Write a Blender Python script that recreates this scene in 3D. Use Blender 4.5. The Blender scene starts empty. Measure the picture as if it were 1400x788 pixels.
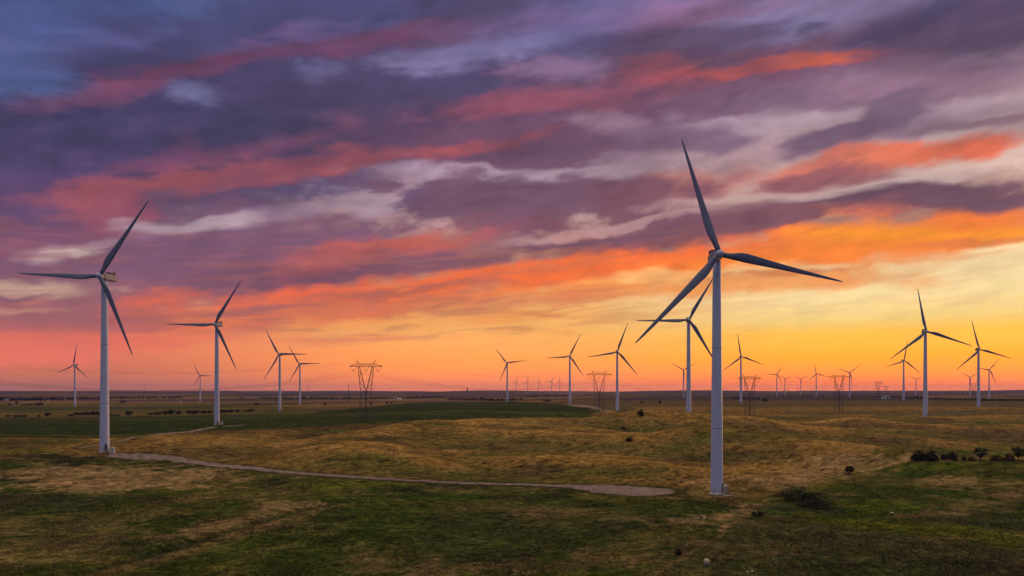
import bpy, math, random
import numpy as np
random.seed(7)
RNG = np.random.default_rng(7)
S = bpy.context.scene
COL = S.collection
PI = math.pi

# ------------------------------------------------------------------ camera
CAMZ = 34.0           # metres above the foot of the big turbine
F = 1000.0            # focal length in photo pixels (photo 1400 x 788)
HZ = 536.5            # eye level row
cam_d = bpy.data.cameras.new("camera")
cam = bpy.data.objects.new("camera", cam_d)
COL.objects.link(cam)
cam.location = (0, 0, CAMZ)
cam.rotation_euler = (PI / 2, 0, 0)
cam_d.sensor_width = 36.0
cam_d.lens = 36.0 * F / 1400.0
cam_d.shift_y = (HZ - 394.0) / 1400.0
cam_d.clip_start = 0.5
cam_d.clip_end = 80000.0
S.camera = cam

# ------------------------------------------------------------------ tagging
def tag(o, label=None, cat=None, group=None, kind=None):
    if label: o["label"] = label
    if cat: o["category"] = cat
    if group: o["group"] = group
    if kind: o["kind"] = kind
    return o

def empty(name, loc, rz=0.0):
    o = bpy.data.objects.new(name, None)
    COL.objects.link(o)
    o.empty_display_size = 0.5
    o.location = loc
    o.rotation_euler = (0, 0, rz)
    return o

def copy_tree(o, parent=None):
    c = o.copy()
    COL.objects.link(c)
    c.parent = parent
    for ch in list(o.children):
        copy_tree(ch, c)
    return c

class MB:
    def __init__(self):
        self.v = []; self.f = []
    def add(self, vs, fs):
        n = len(self.v)
        self.v.extend([tuple(p) for p in vs])
        self.f.extend([tuple(i + n for i in q) for q in fs])
    def box(self, c, s, rz=0.0):
        cx, cy, cz = c; sx, sy, sz = s[0] / 2, s[1] / 2, s[2] / 2
        ca, sa = math.cos(rz), math.sin(rz)
        vs = []
        for z in (-sz, sz):
            for x, y in ((-sx, -sy), (sx, -sy), (sx, sy), (-sx, sy)):
                vs.append((cx + x * ca - y * sa, cy + x * sa + y * ca, cz + z))
        self.add(vs, [(3, 2, 1, 0), (4, 5, 6, 7), (0, 1, 5, 4), (1, 2, 6, 5), (2, 3, 7, 6), (3, 0, 4, 7)])
    def tube(self, pts, rads, n=8, cap=True):
        pts = [np.array(p, float) for p in pts]
        vs, fs = [], []
        up = np.array((0.0, 0, 1))
        for i, p in enumerate(pts):
            d = pts[min(i + 1, len(pts) - 1)] - pts[max(i - 1, 0)]
            d /= np.linalg.norm(d) + 1e-9
            a = np.cross(d, up)
            if np.linalg.norm(a) < 1e-3: a = np.array((1.0, 0, 0))
            a /= np.linalg.norm(a); b = np.cross(a, d)
            r = rads[i] if hasattr(rads, "__len__") else rads
            for k in range(n):
                t = 2 * PI * k / n
                vs.append(p + r * (math.cos(t) * a + math.sin(t) * b))
        for i in range(len(pts) - 1):
            for k in range(n):
                k2 = (k + 1) % n
                fs.append((i * n + k, (i + 1) * n + k, (i + 1) * n + k2, i * n + k2))
        if cap:
            fs.append(tuple(range(n)))
            fs.append(tuple(range((len(pts) - 1) * n, len(pts) * n))[::-1])
        self.add(vs, fs)
    def build(self, name, mat, parent=None, smooth=False, loc=None):
        me = bpy.data.meshes.new(name)
        me.from_pydata(self.v, [], self.f)
        me.materials.append(mat)
        if smooth:
            me.polygons.foreach_set("use_smooth", [True] * len(me.polygons))
        me.update()
        o = bpy.data.objects.new(name, me)
        COL.objects.link(o)
        if parent is not None: o.parent = parent
        if loc is not None: o.location = loc
        return o

# ------------------------------------------------------------------ numpy noise
def _hash(ix, iy, seed):
    h = (ix.astype(np.int64) * 374761393 + iy.astype(np.int64) * 668265263 + seed * 1442695041) & 0x7FFFFFFF
    h = ((h ^ (h >> 13)) * 1274126177) & 0x7FFFFFFF
    h = h ^ (h >> 16)
    return (h & 0xFFFF) / 65535.0
def vnoise(x, y, seed=0):
    ix = np.floor(x); iy = np.floor(y)
    fx = x - ix; fy = y - iy
    fx = fx * fx * fx * (fx * (fx * 6 - 15) + 10); fy = fy * fy * fy * (fy * (fy * 6 - 15) + 10)
    a = _hash(ix, iy, seed); b = _hash(ix + 1, iy, seed); c = _hash(ix, iy + 1, seed); d = _hash(ix + 1, iy + 1, seed)
    return (a + (b - a) * fx + (c - a) * fy + (a - b - c + d) * fx * fy) * 2 - 1
def fbm(x, y, seed=0, octv=4, gain=0.5):
    s = np.zeros_like(x, dtype=float); a = 1.0; t = 0
    for o in range(octv):
        s = s + a * vnoise(x + 17.3 * o, y - 9.1 * o, seed + o); t += a
        x = x * 2.03; y = y * 2.03; a *= gain
    return s / t
def sstep(a, b, x):
    t = np.clip((x - a) / (b - a), 0, 1)
    return t * t * (3 - 2 * t)

# ------------------------------------------------------------------ things measured in the photo
# hub px, base px (x, y), rotor phase in degrees clockwise from up, distance (None: from the height)
TURB = [
 # hub            base            phase  D     label
 ((978, 350), (980, 675), -18, None, "largest wind turbine, standing by the end of the gravel pad in the foreground"),
 ((140, 379), (143, 617), 32, None, "big wind turbine at the left, beside the wide gravel bend and a pale cabinet"),
 ((297, 444), (296.5, 581), 31, None, "mid-sized wind turbine in front of the dark hedge at the edge of the green field"),
 ((381, 485), (382.5, 563), -30, None, "wind turbine just left of its smaller twin with almost overlapping blades"),
 ((409.5, 498), (410, 554), -31, None, "smaller rear turbine of the overlapping pair left of the nearest pylon"),
 ((102.3, 499.6), (102.3, 556.2), 7, None, "small wind turbine far left, beyond the green field and behind the big left turbine"),
 ((273.1, 514), (273.7, 549.6), -29, None, "tiny wind turbine seen just left of the tower by the dark hedge"),
 ((692.6, 496.9), (693.5, 549.8), -38, None, "wind turbine alone in mid-picture with the row of tiny turbines right behind it"),
 ((779.1, 487.4), (779.1, 553), 26, None, "wind turbine between the row of tiny far turbines and the second pylon"),
 ((843.9, 481.4), (843.9, 563.4), 20, None, "wind turbine just right of the second pylon, at the end of a pale track"),
 ((941, 438), (941.5, 575.9), 30, None, "wind turbine half behind the lowest blade of the largest turbine"),
 ((934.5, 506), (934.5, 545), -60, None, "tiny wind turbine peeping out left of a tower behind the largest turbine's blade"),
 ((1012.4, 487.8), (1013, 551.5), -8, None, "wind turbine directly in front of the pylon right of the largest turbine"),
 ((1062, 510.7), (1062, 541.7), 32, None, "small hazy turbine, first to the right of the third pylon"),
 ((1073.1, 518.3), (1073.1, 540), -54, 3500, "very small hazy turbine close on the right of the slightly bigger hazy one"),
 ((1094.7, 518.3), (1094.7, 540), -58, 3560, "very small hazy turbine standing midway between the third and fourth pylons"),
 ((1115.4, 510.4), (1116, 542.4), -11, None, "small hazy turbine with one blade pointing nearly straight up left of the fourth pylon"),
 ((1161.4, 508.6), (1161.7, 542.4), 51, None, "small hazy turbine close on the right of the fourth pylon, blades like a Y"),
 ((1234.8, 493.4), (1235.5, 547.6), 11, None, "wind turbine partly behind the left blade of the tall right-hand turbine"),
 ((1252.3, 517.4), (1252.3, 539), -55, 3600, "very small hazy turbine just left of the tall right-hand tower"),
 ((1264, 453.7), (1265.1, 570), -9, None, "tall right-hand wind turbine standing on the brown rolling pasture"),
 ((1337.5, 478.3), (1337.8, 559.3), -12, None, "wind turbine in front of the most distant right-hand pylon and a hazy turbine"),
 ((1352.3, 502), (1352.3, 541.5), 40, None, "small turbine at the far right whose blade touches the nearer rotor"),
 ((1325.3, 514.9), (1326, 543), -58, None, "very small hazy turbine standing just left of the far-right tower"),
 ((705.4, 522.4), (705.4, 538), 20, 4700, "leftmost of the five tiny hazy turbines in a row on the horizon"),
 ((721.4, 522.4), (721.4, 538), 8, 4700, "second from the left of the five tiny hazy turbines on the horizon"),
 ((736.4, 522.1), (736.4, 538), 15, 4650, "middle one of the five tiny hazy turbines on the horizon"),
 ((754, 520.7), (754, 538), 30, 4500, "fourth from the left of the five tiny hazy turbines on the horizon"),
 ((765.3, 522.1), (765.3, 538), 0, 4600, "rightmost of the five tiny hazy turbines in a row on the horizon"),
]
HUB_H = 80.0
def tD(t):
    return t[3] if t[3] else HUB_H * F / (t[1][1] - t[0][1])
def at(px, py, D):
    return np.array(((px - 700) / F * D, D, CAMZ + (HZ - py) / F * D))

PYL = [(500.3, 578, 530), (819, None, 678), (1025, None, 742), (1147, None, 858), (1200.5, None, 1850), (1211.5, None, 2700), (1331, None, 2050)]

# ------------------------------------------------------------------ terrain
ctrl = []
def cp(px, D, z):
    ctrl.append((math.atan((px - 700) / F), math.log(D / math.cos(math.atan((px - 700) / F))), z))
def cpy(px, py, D):
    cp(px, D, CAMZ - (py - HZ) / F * D)
for t in TURB:
    if t[3] is None and t[1][1] > 543:
        cpy(t[1][0], t[1][1], tD(t))
cpy(500, 578, 530)
cpy(1300, 629, 345); cpy(1400, 628, 345); cpy(1500, 628, 345)
cpy(1200, 700, 205); cpy(1400, 700, 208)
for x in (-200, 200, 700, 1200, 1600): cp(x, 136, -0.7 if x < 700 else 0.0); cp(x, 60, -1.0); cp(x, 25, -1.0)
cpy(400, 700, 214); cpy(100, 700, 216); cpy(-150, 700, 216)
cpy(500, 657, 265); cpy(300, 637, 308); cpy(860, 671, 247)
cpy(650, 640, 300); cpy(700, 611, 378); cpy(1050, 645, 285); cpy(1110, 661, 260)
cp(1250, 410, -1.0); cp(1400, 410, -1.0); cp(1300, 520, 3.5); cp(1450, 520, 3.5)
cp(-150, 330, 7.0); cp(-150, 420, 8.0); cp(0, 420, 7.5)
cp(300, 760, 6.0); cp(0, 760, 6.0); cp(560, 800, 11.0); cp(700, 1000, 14.0)
cp(600, 560, 9.0); cp(1000, 560, 11.0); cp(1500, 700, 10)
for az in (-60, -45, -30, -15, 0, 15, 30, 45, 60):
    for D, z in ((3800, 17 + 2 * math.sin(az)), (6000, 25), (9000, 43 + 4 * math.sin(az * 1.7)), (15000, 40), (26000, 20)):
        ctrl.append((math.radians(az), math.log(D), z))
for az in (-60, 60):
    for D, z in ((60, -1), (250, 2), (800, 9), (1800, 13)):
        ctrl.append((math.radians(az), math.log(D), z))
ctrl = np.array(ctrl)
CP = np.stack([ctrl[:, 0] * 1.6, ctrl[:, 1]], 1)
def _tps(r2):
    return 0.5 * r2 * np.log(r2 + 1e-12)
def rbf_fit(z):
    n = len(CP)
    d2 = ((CP[:, None] - CP[None]) ** 2).sum(-1)
    A = np.zeros((n + 3, n + 3))
    A[:n, :n] = _tps(d2) + np.eye(n) * 2e-4
    A[:n, n] = 1; A[:n, n + 1:] = CP; A[n, :n] = 1; A[n + 1:, :n] = CP.T
    return np.linalg.solve(A, np.concatenate([z, np.zeros(3)]))
def rbf_eval(w, X, Y):
    az = np.arctan2(X, Y); r = np.hypot(X, Y)
    a = np.clip(az, -1.05, 1.05) * 1.6; l = np.log(np.maximum(r, 12))
    out = w[-3] + w[-2] * a + w[-1] * l
    for i in range(len(CP)):
        out = out + w[i] * _tps((a - CP[i, 0]) ** 2 + (l - CP[i, 1]) ** 2)
    return out
W0 = rbf_fit(ctrl[:, 2])
# ridges: crest polylines in the photo, height, front and back width
RIDGE_PX = [
 ([(-120, 601), (0, 598), (130, 596), (300, 588), (430, 584)], 4.0, 56.25, 17.28),
 ([(470, 581), (560, 576), (700, 571), (800, 571), (900, 569), (1000, 568), (1100, 570), (1250, 576)], 6.7, 75, 21.6),
 ([(440, 590), (560, 583), (700, 581.5), (800, 584.5), (900, 589), (1060, 599), (1200, 608)], 6.2, 50, 17.28),
 ([(430, 604), (560, 606), (700, 609), (860, 613), (960, 619), (1075, 629), (1170, 638)], 5.2, 45, 14.4),
 ([(820, 573), (980, 577), (1076, 581), (1260, 588), (1400, 594), (1480, 598)], 6.7, 57.5, 18),
 ([(900, 592), (1030, 600), (1155, 612), (1240, 619), (1300, 625)], 5.2, 45, 14.4),
 ([(1100, 569), (1200, 571), (1330, 573), (1450, 577)], 5.6, 62.5, 21.6),
 ([(1215, 633), (1240, 629.5), (1300, 628.5), (1400, 628), (1520, 627)], 2.5, 50, 12.96),
 ([(600, 595), (720, 596), (830, 600), (930, 606)], 2.9, 32.5, 11.52),
 ([(980, 560), (1120, 561), (1280, 562.5), (1460, 565)], 4.6, 100, 32),
 ([(860, 553.5), (1040, 555), (1240, 554), (1440, 557)], 5.0, 150, 50),
 ([(1225, 604), (1320, 608), (1430, 611)], 3.2, 37.5, 13),
 ([(640, 625), (760, 626), (880, 632), (990, 641)], 2.5, 32.5, 11.52),
 ([(700, 576), (860, 578), (960, 582), (1080, 590)], 2.9, 37.5, 12.96),
 ([(1060, 617), (1130, 622), (1215, 627)], 2.0, 27.5, 11),
 ([(1150, 579), (1280, 581), (1420, 585)], 3.4, 45, 14.4),
 ([(340, 618), (430, 619), (560, 627), (660, 634)], 1.8, 30, 11),
 ([(150, 607), (260, 600), (400, 600), (560, 604)], 2.2, 30, 11),
]
RIDGES = []
for pts, A, wf, wb in RIDGE_PX:
    rs = np.geomspace(110, 2500, 3000)
    poly = []
    for px, py in pts:
        X = (px - 700) / F * rs; zr = CAMZ - (py - HZ) / F * rs
        hh = rbf_eval(W0, X, rs) + A
        k = np.argmax(hh > zr)
        if hh[k] > zr[k]: poly.append((X[k], rs[k]))
    poly.sort()
    RIDGES.append((np.array(poly), A, wf, wb))
def px_poly(pts, r0=110, r1=2500):
    rs = np.geomspace(r0, r1, 3000); out = []
    for px, py in pts:
        X = (px - 700) / F * rs
        k = np.argmax(rbf_eval(W0, X, rs) > CAMZ - (py - HZ) / F * rs)
        out.append((X[k], rs[k]))
    return np.array(sorted(out, key=lambda q: q[1]))
GULLY = px_poly([(110, 782), (180, 766), (250, 747), (330, 722), (400, 703), (450, 690)])
def extra(X, Y):
    r = np.hypot(X, Y)
    z = np.zeros_like(X, dtype=float)
    for poly, A, wf, wb in RIDGES:
        yr = np.interp(X, poly[:, 0], poly[:, 1])
        x0, x1 = poly[0, 0], poly[-1, 0]; e = 0.16 * (x1 - x0)
        taper = sstep(x0 - e * 0.5, x0 + e, X) * (1 - sstep(x1 - e, x1 + e * 0.5, X))
        yr = yr + 9 * fbm(X / 150, Y / 300, 31, 2)
        d = Y - yr
        prof = np.where(d < 0, np.exp(-(d / wf) ** 2), np.exp(-(d / wb) ** 2))
        z = z + 1.05 * A * taper * prof
    xg = np.interp(Y, GULLY[:, 1], GULLY[:, 0]) + 1.5 * fbm(Y / 14, X * 0, 77, 2)
    ends = sstep(GULLY[0, 1] - 12, GULLY[0, 1] + 8, Y) * (1 - sstep(GULLY[-1, 1] - 14, GULLY[-1, 1] + 6, Y))
    z = z - 1.5 * ends * np.exp(-((X - xg) / 3.2) ** 2) + .5 * ends * np.exp(-((X - xg - 5.5) / 3.5) ** 2)
    mid = sstep(300, 480, r)
    z = z + 1.5 * sstep(-130, -40, X) * sstep(300, 380, r) * (1 - sstep(900, 1400, r)) * fbm(X / 520 + .0011 * Y, Y / 34 + X / 900, 19, 2)
    z = z + 1.7 * mid * (1 - sstep(1500, 3000, r)) * fbm(X / 260 + 0.3 * Y / 190, Y / 110, 3, 3)
    z = z + 5.0 * sstep(900, 2200, r) * fbm(X / 1300, Y / 520, 11, 3) * (1 - 0.5 * sstep(6000, 12000, r))
    z = z + 24.0 * sstep(4500, 8500, r) * fbm(X / 2100, Y / 2600, 23, 3)
    z = z + 0.9 * fbm(X / 42, Y / 30, 41, 3) * sstep(60, 160, r)
    return z
W1 = rbf_fit(ctrl[:, 2] - extra(np.exp(ctrl[:, 1]) * np.sin(ctrl[:, 0]), np.exp(ctrl[:, 1]) * np.cos(ctrl[:, 0])))
def micro(X, Y):
    r = np.hypot(X, Y)
    return (0.30 * fbm(X / 7.5, Y / 7.5, 51, 3, 0.6)) * (1 - sstep(500, 900, r)) * sstep(40, 110, r)
def H(X, Y, fine=False):
    X = np.asarray(X, float); Y = np.asarray(Y, float)
    z = rbf_eval(W1, X, Y) + extra(X, Y)
    if fine: z = z + micro(X, Y)
    return z
RS = np.concatenate([np.arange(90, 900, 0.5), np.geomspace(900, 20000, 2500)])
def ground_at(px, py):
    """the point of the terrain seen at a photo pixel"""
    X = (px - 700) / F * RS
    zr = CAMZ + (HZ - py) / F * RS
    k = np.argmax(H(X, RS) > zr)
    if k == 0: k = len(RS) - 1
    return np.array((X[k], RS[k], float(H(X[k:k + 1], RS[k:k + 1])[0])))
def gz(x, y):
    return float(H(np.array([x]), np.array([y]))[0])
def on_ground(px, D):
    x = (px - 700) / F * D
    return np.array((x, D, gz(x, D)))

# ------------------------------------------------------------------ node helpers
def lin(c):
    out = []
    for v in c[:3]:
        v = v / 255.0
        out.append(v / 12.92 if v <= 0.04045 else ((v + 0.055) / 1.055) ** 2.4)
    return (*out, 1.0)
class NT:
    def __init__(self, tree):
        self.t = tree; self.n = tree.nodes; self.l = tree.links
        self.n.clear()
    def node(self, ty, **kw):
        nd = self.n.new(ty)
        for k, v in kw.items(): setattr(nd, k, v)
        return nd
    def put(self, sock, val):
        if hasattr(val, "is_output"): self.l.new(val, sock)
        elif val is not None: sock.default_value = val
    def math(self, op, a, b=None, c=None, clamp=False):
        nd = self.node("ShaderNodeMath", operation=op, use_clamp=clamp)
        for i, v in enumerate((a, b, c)): self.put(nd.inputs[i], v)
        return nd.outputs[0]
    def vmath(self, op, a, b=None, scale=None):
        nd = self.node("ShaderNodeVectorMath", operation=op)
        self.put(nd.inputs[0], a); self.put(nd.inputs[1], b)
        if scale is not None: self.put(nd.inputs["Scale"], scale)
        return nd.outputs["Value"] if op in ("LENGTH", "DOT_PRODUCT") else nd.outputs[0]
    def mix(self, fac, a, b, blend="MIX"):
        nd = self.node("ShaderNodeMix", data_type="RGBA", blend_type=blend)
        self.put(nd.inputs[0], fac); self.put(nd.inputs[6], a); self.put(nd.inputs[7], b)
        return nd.outputs[2]
    def mrange(self, v, a, b, c=0.0, d=1.0, smooth=True):
        nd = self.node("ShaderNodeMapRange", interpolation_type="SMOOTHSTEP" if smooth else "LINEAR")
        for i, x in enumerate((v, a, b, c, d)): self.put(nd.inputs[i], x)
        return nd.outputs[0]
    def ramp(self, v, stops, interp="LINEAR"):
        nd = self.node("ShaderNodeValToRGB")
        cr = nd.color_ramp; cr.interpolation = interp
        while len(cr.elements) < len(stops): cr.elements.new(0.5)
        for e, (p, c) in zip(cr.elements, sorted(stops, key=lambda s: s[0])):
            e.position = p; e.color = c
        self.put(nd.inputs[0], v)
        return nd.outputs[0]
    def noise(self, vec, scale=1.0, detail=4.0, rough=0.5, dist=0.0, dim="3D"):
        nd = self.node("ShaderNodeTexNoise", noise_dimensions=dim)
        self.put(nd.inputs["Vector"], vec)
        nd.inputs["Scale"].default_value = scale; nd.inputs["Detail"].default_value = detail
        nd.inputs["Roughness"].default_value = rough; nd.inputs["Distortion"].default_value = dist
        return nd
    def mapping(self, vec, loc=(0, 0, 0), rot=(0, 0, 0), scale=(1, 1, 1), vt="TEXTURE"):
        nd = self.node("ShaderNodeMapping", vector_type=vt)
        self.put(nd.inputs[0], vec)
        nd.inputs[1].default_value = loc; nd.inputs[2].default_value = rot; nd.inputs[3].default_value = scale
        return nd.outputs[0]

def material(name, rgb, rough=0.8, var=0.12, scale=2.0, spec=0.3, metal=0.0, bump=0.0):
    m = bpy.data.materials.new(name); m.use_nodes = True
    t = NT(m.node_tree)
    out = t.node("ShaderNodeOutputMaterial"); b = t.node("ShaderNodeBsdfPrincipled")
    tc = t.node("ShaderNodeTexCoord")
    n = t.noise(tc.outputs["Object"], scale, 5, 0.6)
    c = (*rgb, 1.0)
    dark = tuple(v * (1 - var) for v in rgb) + (1.0,); light = tuple(min(1, v * (1 + var)) for v in rgb) + (1.0,)
    t.put(b.inputs["Base Color"], t.mix(t.mrange(n.outputs[0], 0.3, 0.7), dark, light))
    b.inputs["Roughness"].default_value = rough; b.inputs["Metallic"].default_value = metal
    b.inputs["Specular IOR Level"].default_value = spec
    if bump:
        bp = t.node("ShaderNodeBump"); bp.inputs["Strength"].default_value = bump
        t.put(bp.inputs["Height"], n.outputs[0]); t.put(b.inputs["Normal"], bp.outputs[0])
    t.l.new(b.outputs[0], out.inputs[0])
    return m

# ------------------------------------------------------------------ sky and light
SUN_AZ, SUN_EL = math.radians(44), math.radians(4)
def sky_uv(px, py):
    u = (px - 700) / F; v = (HZ - py) / F
    return math.atan(u) * 1000.0, v / math.hypot(1, u) * 1000.0

# clouds of this evening: photo centre, half length, half height, tilt (deg, rising to the right), sRGB colour, opacity, softness, raggedness
CLOUDS = [
 # broad masses
 (180, 190, 420, 135, 9, (62, 58, 94), .93, .55, .9),
 (560, 150, 380, 85, 7, (78, 68, 104), .9, .5, .9),
 (480, 25, 330, 45, 5, (72, 70, 110), .85, .6, .8),
 (1330, 35, 215, 52, 6, (72, 64, 102), .95, .5, .8),
 (935, 70, 150, 42, 4, (82, 72, 108), .95, .4, .9),
 (960, 110, 230, 45, 4, (118, 78, 102), .9, .5, .8),
 (700, 190, 270, 46, 5, (114, 76, 102), .9, .5, .8),
 (250, 335, 390, 62, 0, (120, 82, 108), .9, .55, .8),
 (330, 370, 300, 38, 4, (126, 84, 108), .85, .5, .8),
 (60, 440, 190, 42, 2, (146, 92, 106), .8, .6, .8),
 (60, 262, 170, 50, 8, (92, 70, 112), .75, .6, .8),
 (720, 275, 215, 44, 3, (116, 80, 100), .95, .35, 1.0),
 (880, 262, 95, 32, 6, (124, 80, 96), .9, .45, .9),
 (590, 350, 230, 34, 8, (138, 84, 100), .75, .6, .8),
 (900, 322, 230, 24, 7, (114, 76, 96), .95, .4, .9),
 (440, 375, 130, 22, 4, (120, 76, 98), .8, .5, .9),
 (1110, 132, 165, 20, 2, (120, 90, 116), .8, .6, .9),
 (1310, 92, 150, 16, 4, (110, 84, 112), .7, .7, .9),
 (1250, 175, 95, 20, 10, (128, 100, 124), .75, .6, 1.0),
 (1140, 187, 80, 15, 6, (132, 104, 126), .75, .6, 1.0),
 (1330, 118, 130, 14, 8, (128, 96, 116), .65, .6, .9),
 (930, 185, 95, 24, 3, (126, 98, 124), .7, .6, 1.0),
 (1110, 248, 120, 20, 8, (150, 86, 96), .85, .5, .9),
 (1010, 290, 160, 18, 6, (132, 84, 100), .8, .6, .9),
 (1290, 268, 180, 27, 4, (112, 74, 94), .95, .4, .9),
 (1230, 300, 190, 14, 4, (140, 80, 82), .7, .6, .9),
 # red and pink lit undersides, upper left
 (165, 122, 100, 17, 16, (130, 78, 108), .75, .7, .8),
 (285, 90, 110, 12, 14, (134, 70, 96), .8, .7, .8),
 (470, 55, 170, 17, 9, (112, 68, 100), .75, .7, .8),
 (620, 45, 120, 14, 6, (134, 78, 108), .7, .8, .8),
 (150, 280, 62, 28, 12, (164, 84, 96), .8, .55, .9),
 (300, 246, 200, 14, 9, (158, 84, 92), .85, .6, .9),
 (480, 218, 150, 11, 5, (162, 84, 92), .85, .6, .9),
 (215, 222, 60, 13, 20, (140, 76, 96), .45, .8, 1.0),
 (370, 202, 110, 10, 12, (132, 74, 98), .55, .8, .9),
 (720, 146, 120, 14, 3, (152, 82, 100), .8, .7, .9),
 (690, 197, 75, 7, 7, (164, 82, 86), .7, .8, .9),
 (900, 98, 60, 22, 4, (166, 82, 92), .85, .7, .8),
 (1060, 88, 140, 11, 5, (184, 86, 80), .85, .5, .8),
 (1100, 82, 60, 8, 6, (208, 100, 74), .7, .8, .7),
 (930, 20, 130, 22, 4, (156, 110, 150), .75, .8, .8),
 (50, 325, 100, 18, 6, (142, 84, 106), .5, .8, .8),
 # red and orange lit undersides, right
 (1250, 210, 190, 14, 7, (230, 112, 76), .95, .6, .8),
 (1345, 199, 90, 11, 7, (226, 108, 78), .85, .6, .7),
 (1140, 230, 110, 12, 8, (222, 128, 104), .6, .8, .8),
 (960, 245, 90, 22, 4, (206, 130, 118), .65, .8, .9),
 (1140, 293, 85, 11, 4, (232, 118, 84), .85, .6, .9),
 (560, 328, 90, 9, 2, (216, 98, 82), .8, .7, .9),
 (470, 350, 60, 14, 10, (204, 96, 84), .6, .8, .9),
 (1060, 346, 420, 23, 5, (246, 118, 52), .95, .5, .7),
 (700, 380, 260, 22, 8, (248, 112, 54), .95, .6, .8),
 (420, 408, 200, 18, 6, (238, 106, 68), .9, .6, .9),
 (330, 442, 240, 20, 6, (226, 114, 80), .85, .7, .9),
 (90, 468, 150, 24, 4, (212, 102, 84), .8, .7, .9),
 (1290, 322, 190, 18, 3, (254, 148, 34), .95, .6, .7),
 (1350, 298, 90, 14, 2, (244, 122, 48), .8, .7, .8),
 (1100, 350, 190, 10, 3, (252, 132, 42), .75, .7, .7),
 (1020, 385, 190, 15, 2, (240, 142, 62), .8, .6, 1.0),
 (1190, 385, 70, 9, 1, (240, 150, 86), .6, .7, 1.0),
 (820, 398, 140, 11, 3, (240, 150, 78), .7, .7, 1.0),
 (560, 420, 210, 11, 3, (214, 116, 80), .7, .7, 1.0),
 (560, 440, 200, 8, 3, (250, 166, 90), .6, .8, 1.0),
 (1330, 335, 70, 6, 4, (214, 112, 60), .7, .7, 1.0),
 (1260, 357, 90, 5, 3, (232, 140, 80), .5, .7, 1.0),
 (450, 468, 120, 6, 2, (226, 124, 84), .5, .8, 1.0),
 (690, 432, 70, 6, 1, (240, 150, 80), .55, .7, 1.0),
 # pale and blue gaps between the clouds
 (25, 95, 75, 34, -14, (84, 108, 162), .75, .8, .9),
 (60, 15, 130, 26, 4, (78, 92, 144), .7, .8, .9),
 (120, 70, 70, 20, 18, (98, 98, 152), .6, .9, .9),
 (268, 132, 34, 13, -20, (118, 116, 158), .8, .9, .8),
 (470, 40, 190, 8, 12, (92, 98, 150), .45, .9, .9),
 (650, 72, 120, 18, 8, (130, 120, 164), .85, .6, .9),
 (770, 95, 55, 15, 4, (144, 114, 150), .75, .7, .9),
 (740, 35, 120, 26, 4, (110, 100, 150), .6, .8, .9),
 (1085, 30, 135, 20, 9, (138, 128, 170), .85, .6, .9),
 (1200, 112, 130, 18, 8, (156, 118, 142), .7, .7, 1.0),
 (1070, 166, 130, 10, 3, (180, 152, 168), .75, .6, .9),
 (1350, 150, 80, 13, 6, (176, 148, 162), .7, .7, 1.0),
 (835, 172, 44, 11, 2, (158, 122, 144), .75, .8, .9),
 (1000, 206, 100, 10, 6, (184, 146, 156), .6, .7, .9),
 (760, 236, 170, 9, 3, (192, 162, 176), .85, .6, .9),
 (640, 240, 110, 10, -4, (184, 156, 178), .8, .7, 1.0),
 (505, 280, 42, 13, -3, (180, 154, 168), .8, .6, 1.0),
 (400, 288, 110, 8, 9, (164, 136, 158), .55, .7, 1.0),
 (270, 305, 85, 9, 2, (182, 156, 166), .85, .6, 1.0),
 (110, 333, 50, 6, 8, (184, 152, 160), .7, .7, 1.0),
 (92, 346, 34, 8, 3, (200, 172, 166), .85, .6, 1.0),
 (45, 393, 75, 11, -4, (206, 166, 146), .85, .6, 1.0),
 (20, 420, 60, 5, -3, (206, 150, 128), .6, .7, 1.0),
 (840, 310, 140, 5, 10, (198, 154, 152), .75, .6, .9),
 (1180, 258, 120, 6, 9, (212, 184, 180), .75, .6, .9),
 (1370, 238, 70, 6, 6, (212, 172, 158), .6, .7, .9),
 (1040, 268, 130, 7, 6, (206, 170, 166), .7, .7, .9),
 (960, 372, 110, 8, 2, (252, 196, 120), .7, .7, .9),
 # darker scraps in front of the gaps
 (560, 268, 34, 14, 14, (112, 84, 118), .9, .5, 1.2),
 (690, 268, 150, 26, 3, (114, 80, 102), .9, .45, 1.2),
 (880, 258, 70, 17, 5, (124, 80, 96), .9, .45, 1.2),
 (1150, 186, 75, 12, 10, (112, 90, 116), .9, .5, 1.0),
 (1225, 152, 42, 22, 28, (114, 90, 116), .85, .55, 1.0),
 (1330, 172, 110, 8, 9, (132, 98, 116), .7, .6, 1.1),
 (1110, 243, 95, 11, 9, (140, 84, 96), .85, .5, 1.1),
 (1270, 268, 120, 17, 3, (102, 70, 90), .92, .45, 1.1),
 (1060, 300, 130, 12, 6, (124, 78, 92), .85, .5, 1.1),
 (930, 54, 115, 15, 3, (82, 70, 104), .85, .5, 1.1),
 (1310, 40, 150, 26, 6, (72, 64, 98), .85, .5, 1.1),
 (930, 190, 80, 18, 2, (122, 94, 118), .75, .5, 1.1),
 (350, 325, 170, 13, 2, (122, 86, 114), .8, .5, 1.2),
 (150, 362, 120, 12, 2, (124, 86, 112), .7, .5, 1.2),
 (30, 404, 40, 4, 6, (128, 92, 112), .8, .6, 1.2),
 (640, 352, 110, 12, 5, (132, 84, 98), .75, .6, 1.3),
 (1000, 312, 130, 9, 7, (124, 80, 94), .75, .6, 1.3),
 (1060, 375, 90, 5, 2, (206, 116, 72), .7, .7, 1.3),
 (330, 422, 110, 6, 3, (160, 96, 96), .7, .7, 1.3),
 (160, 440, 120, 8, 3, (160, 94, 96), .6, .7, 1.3),
 (560, 398, 120, 6, 4, (168, 96, 84), .65, .7, 1.3),
]

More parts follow.
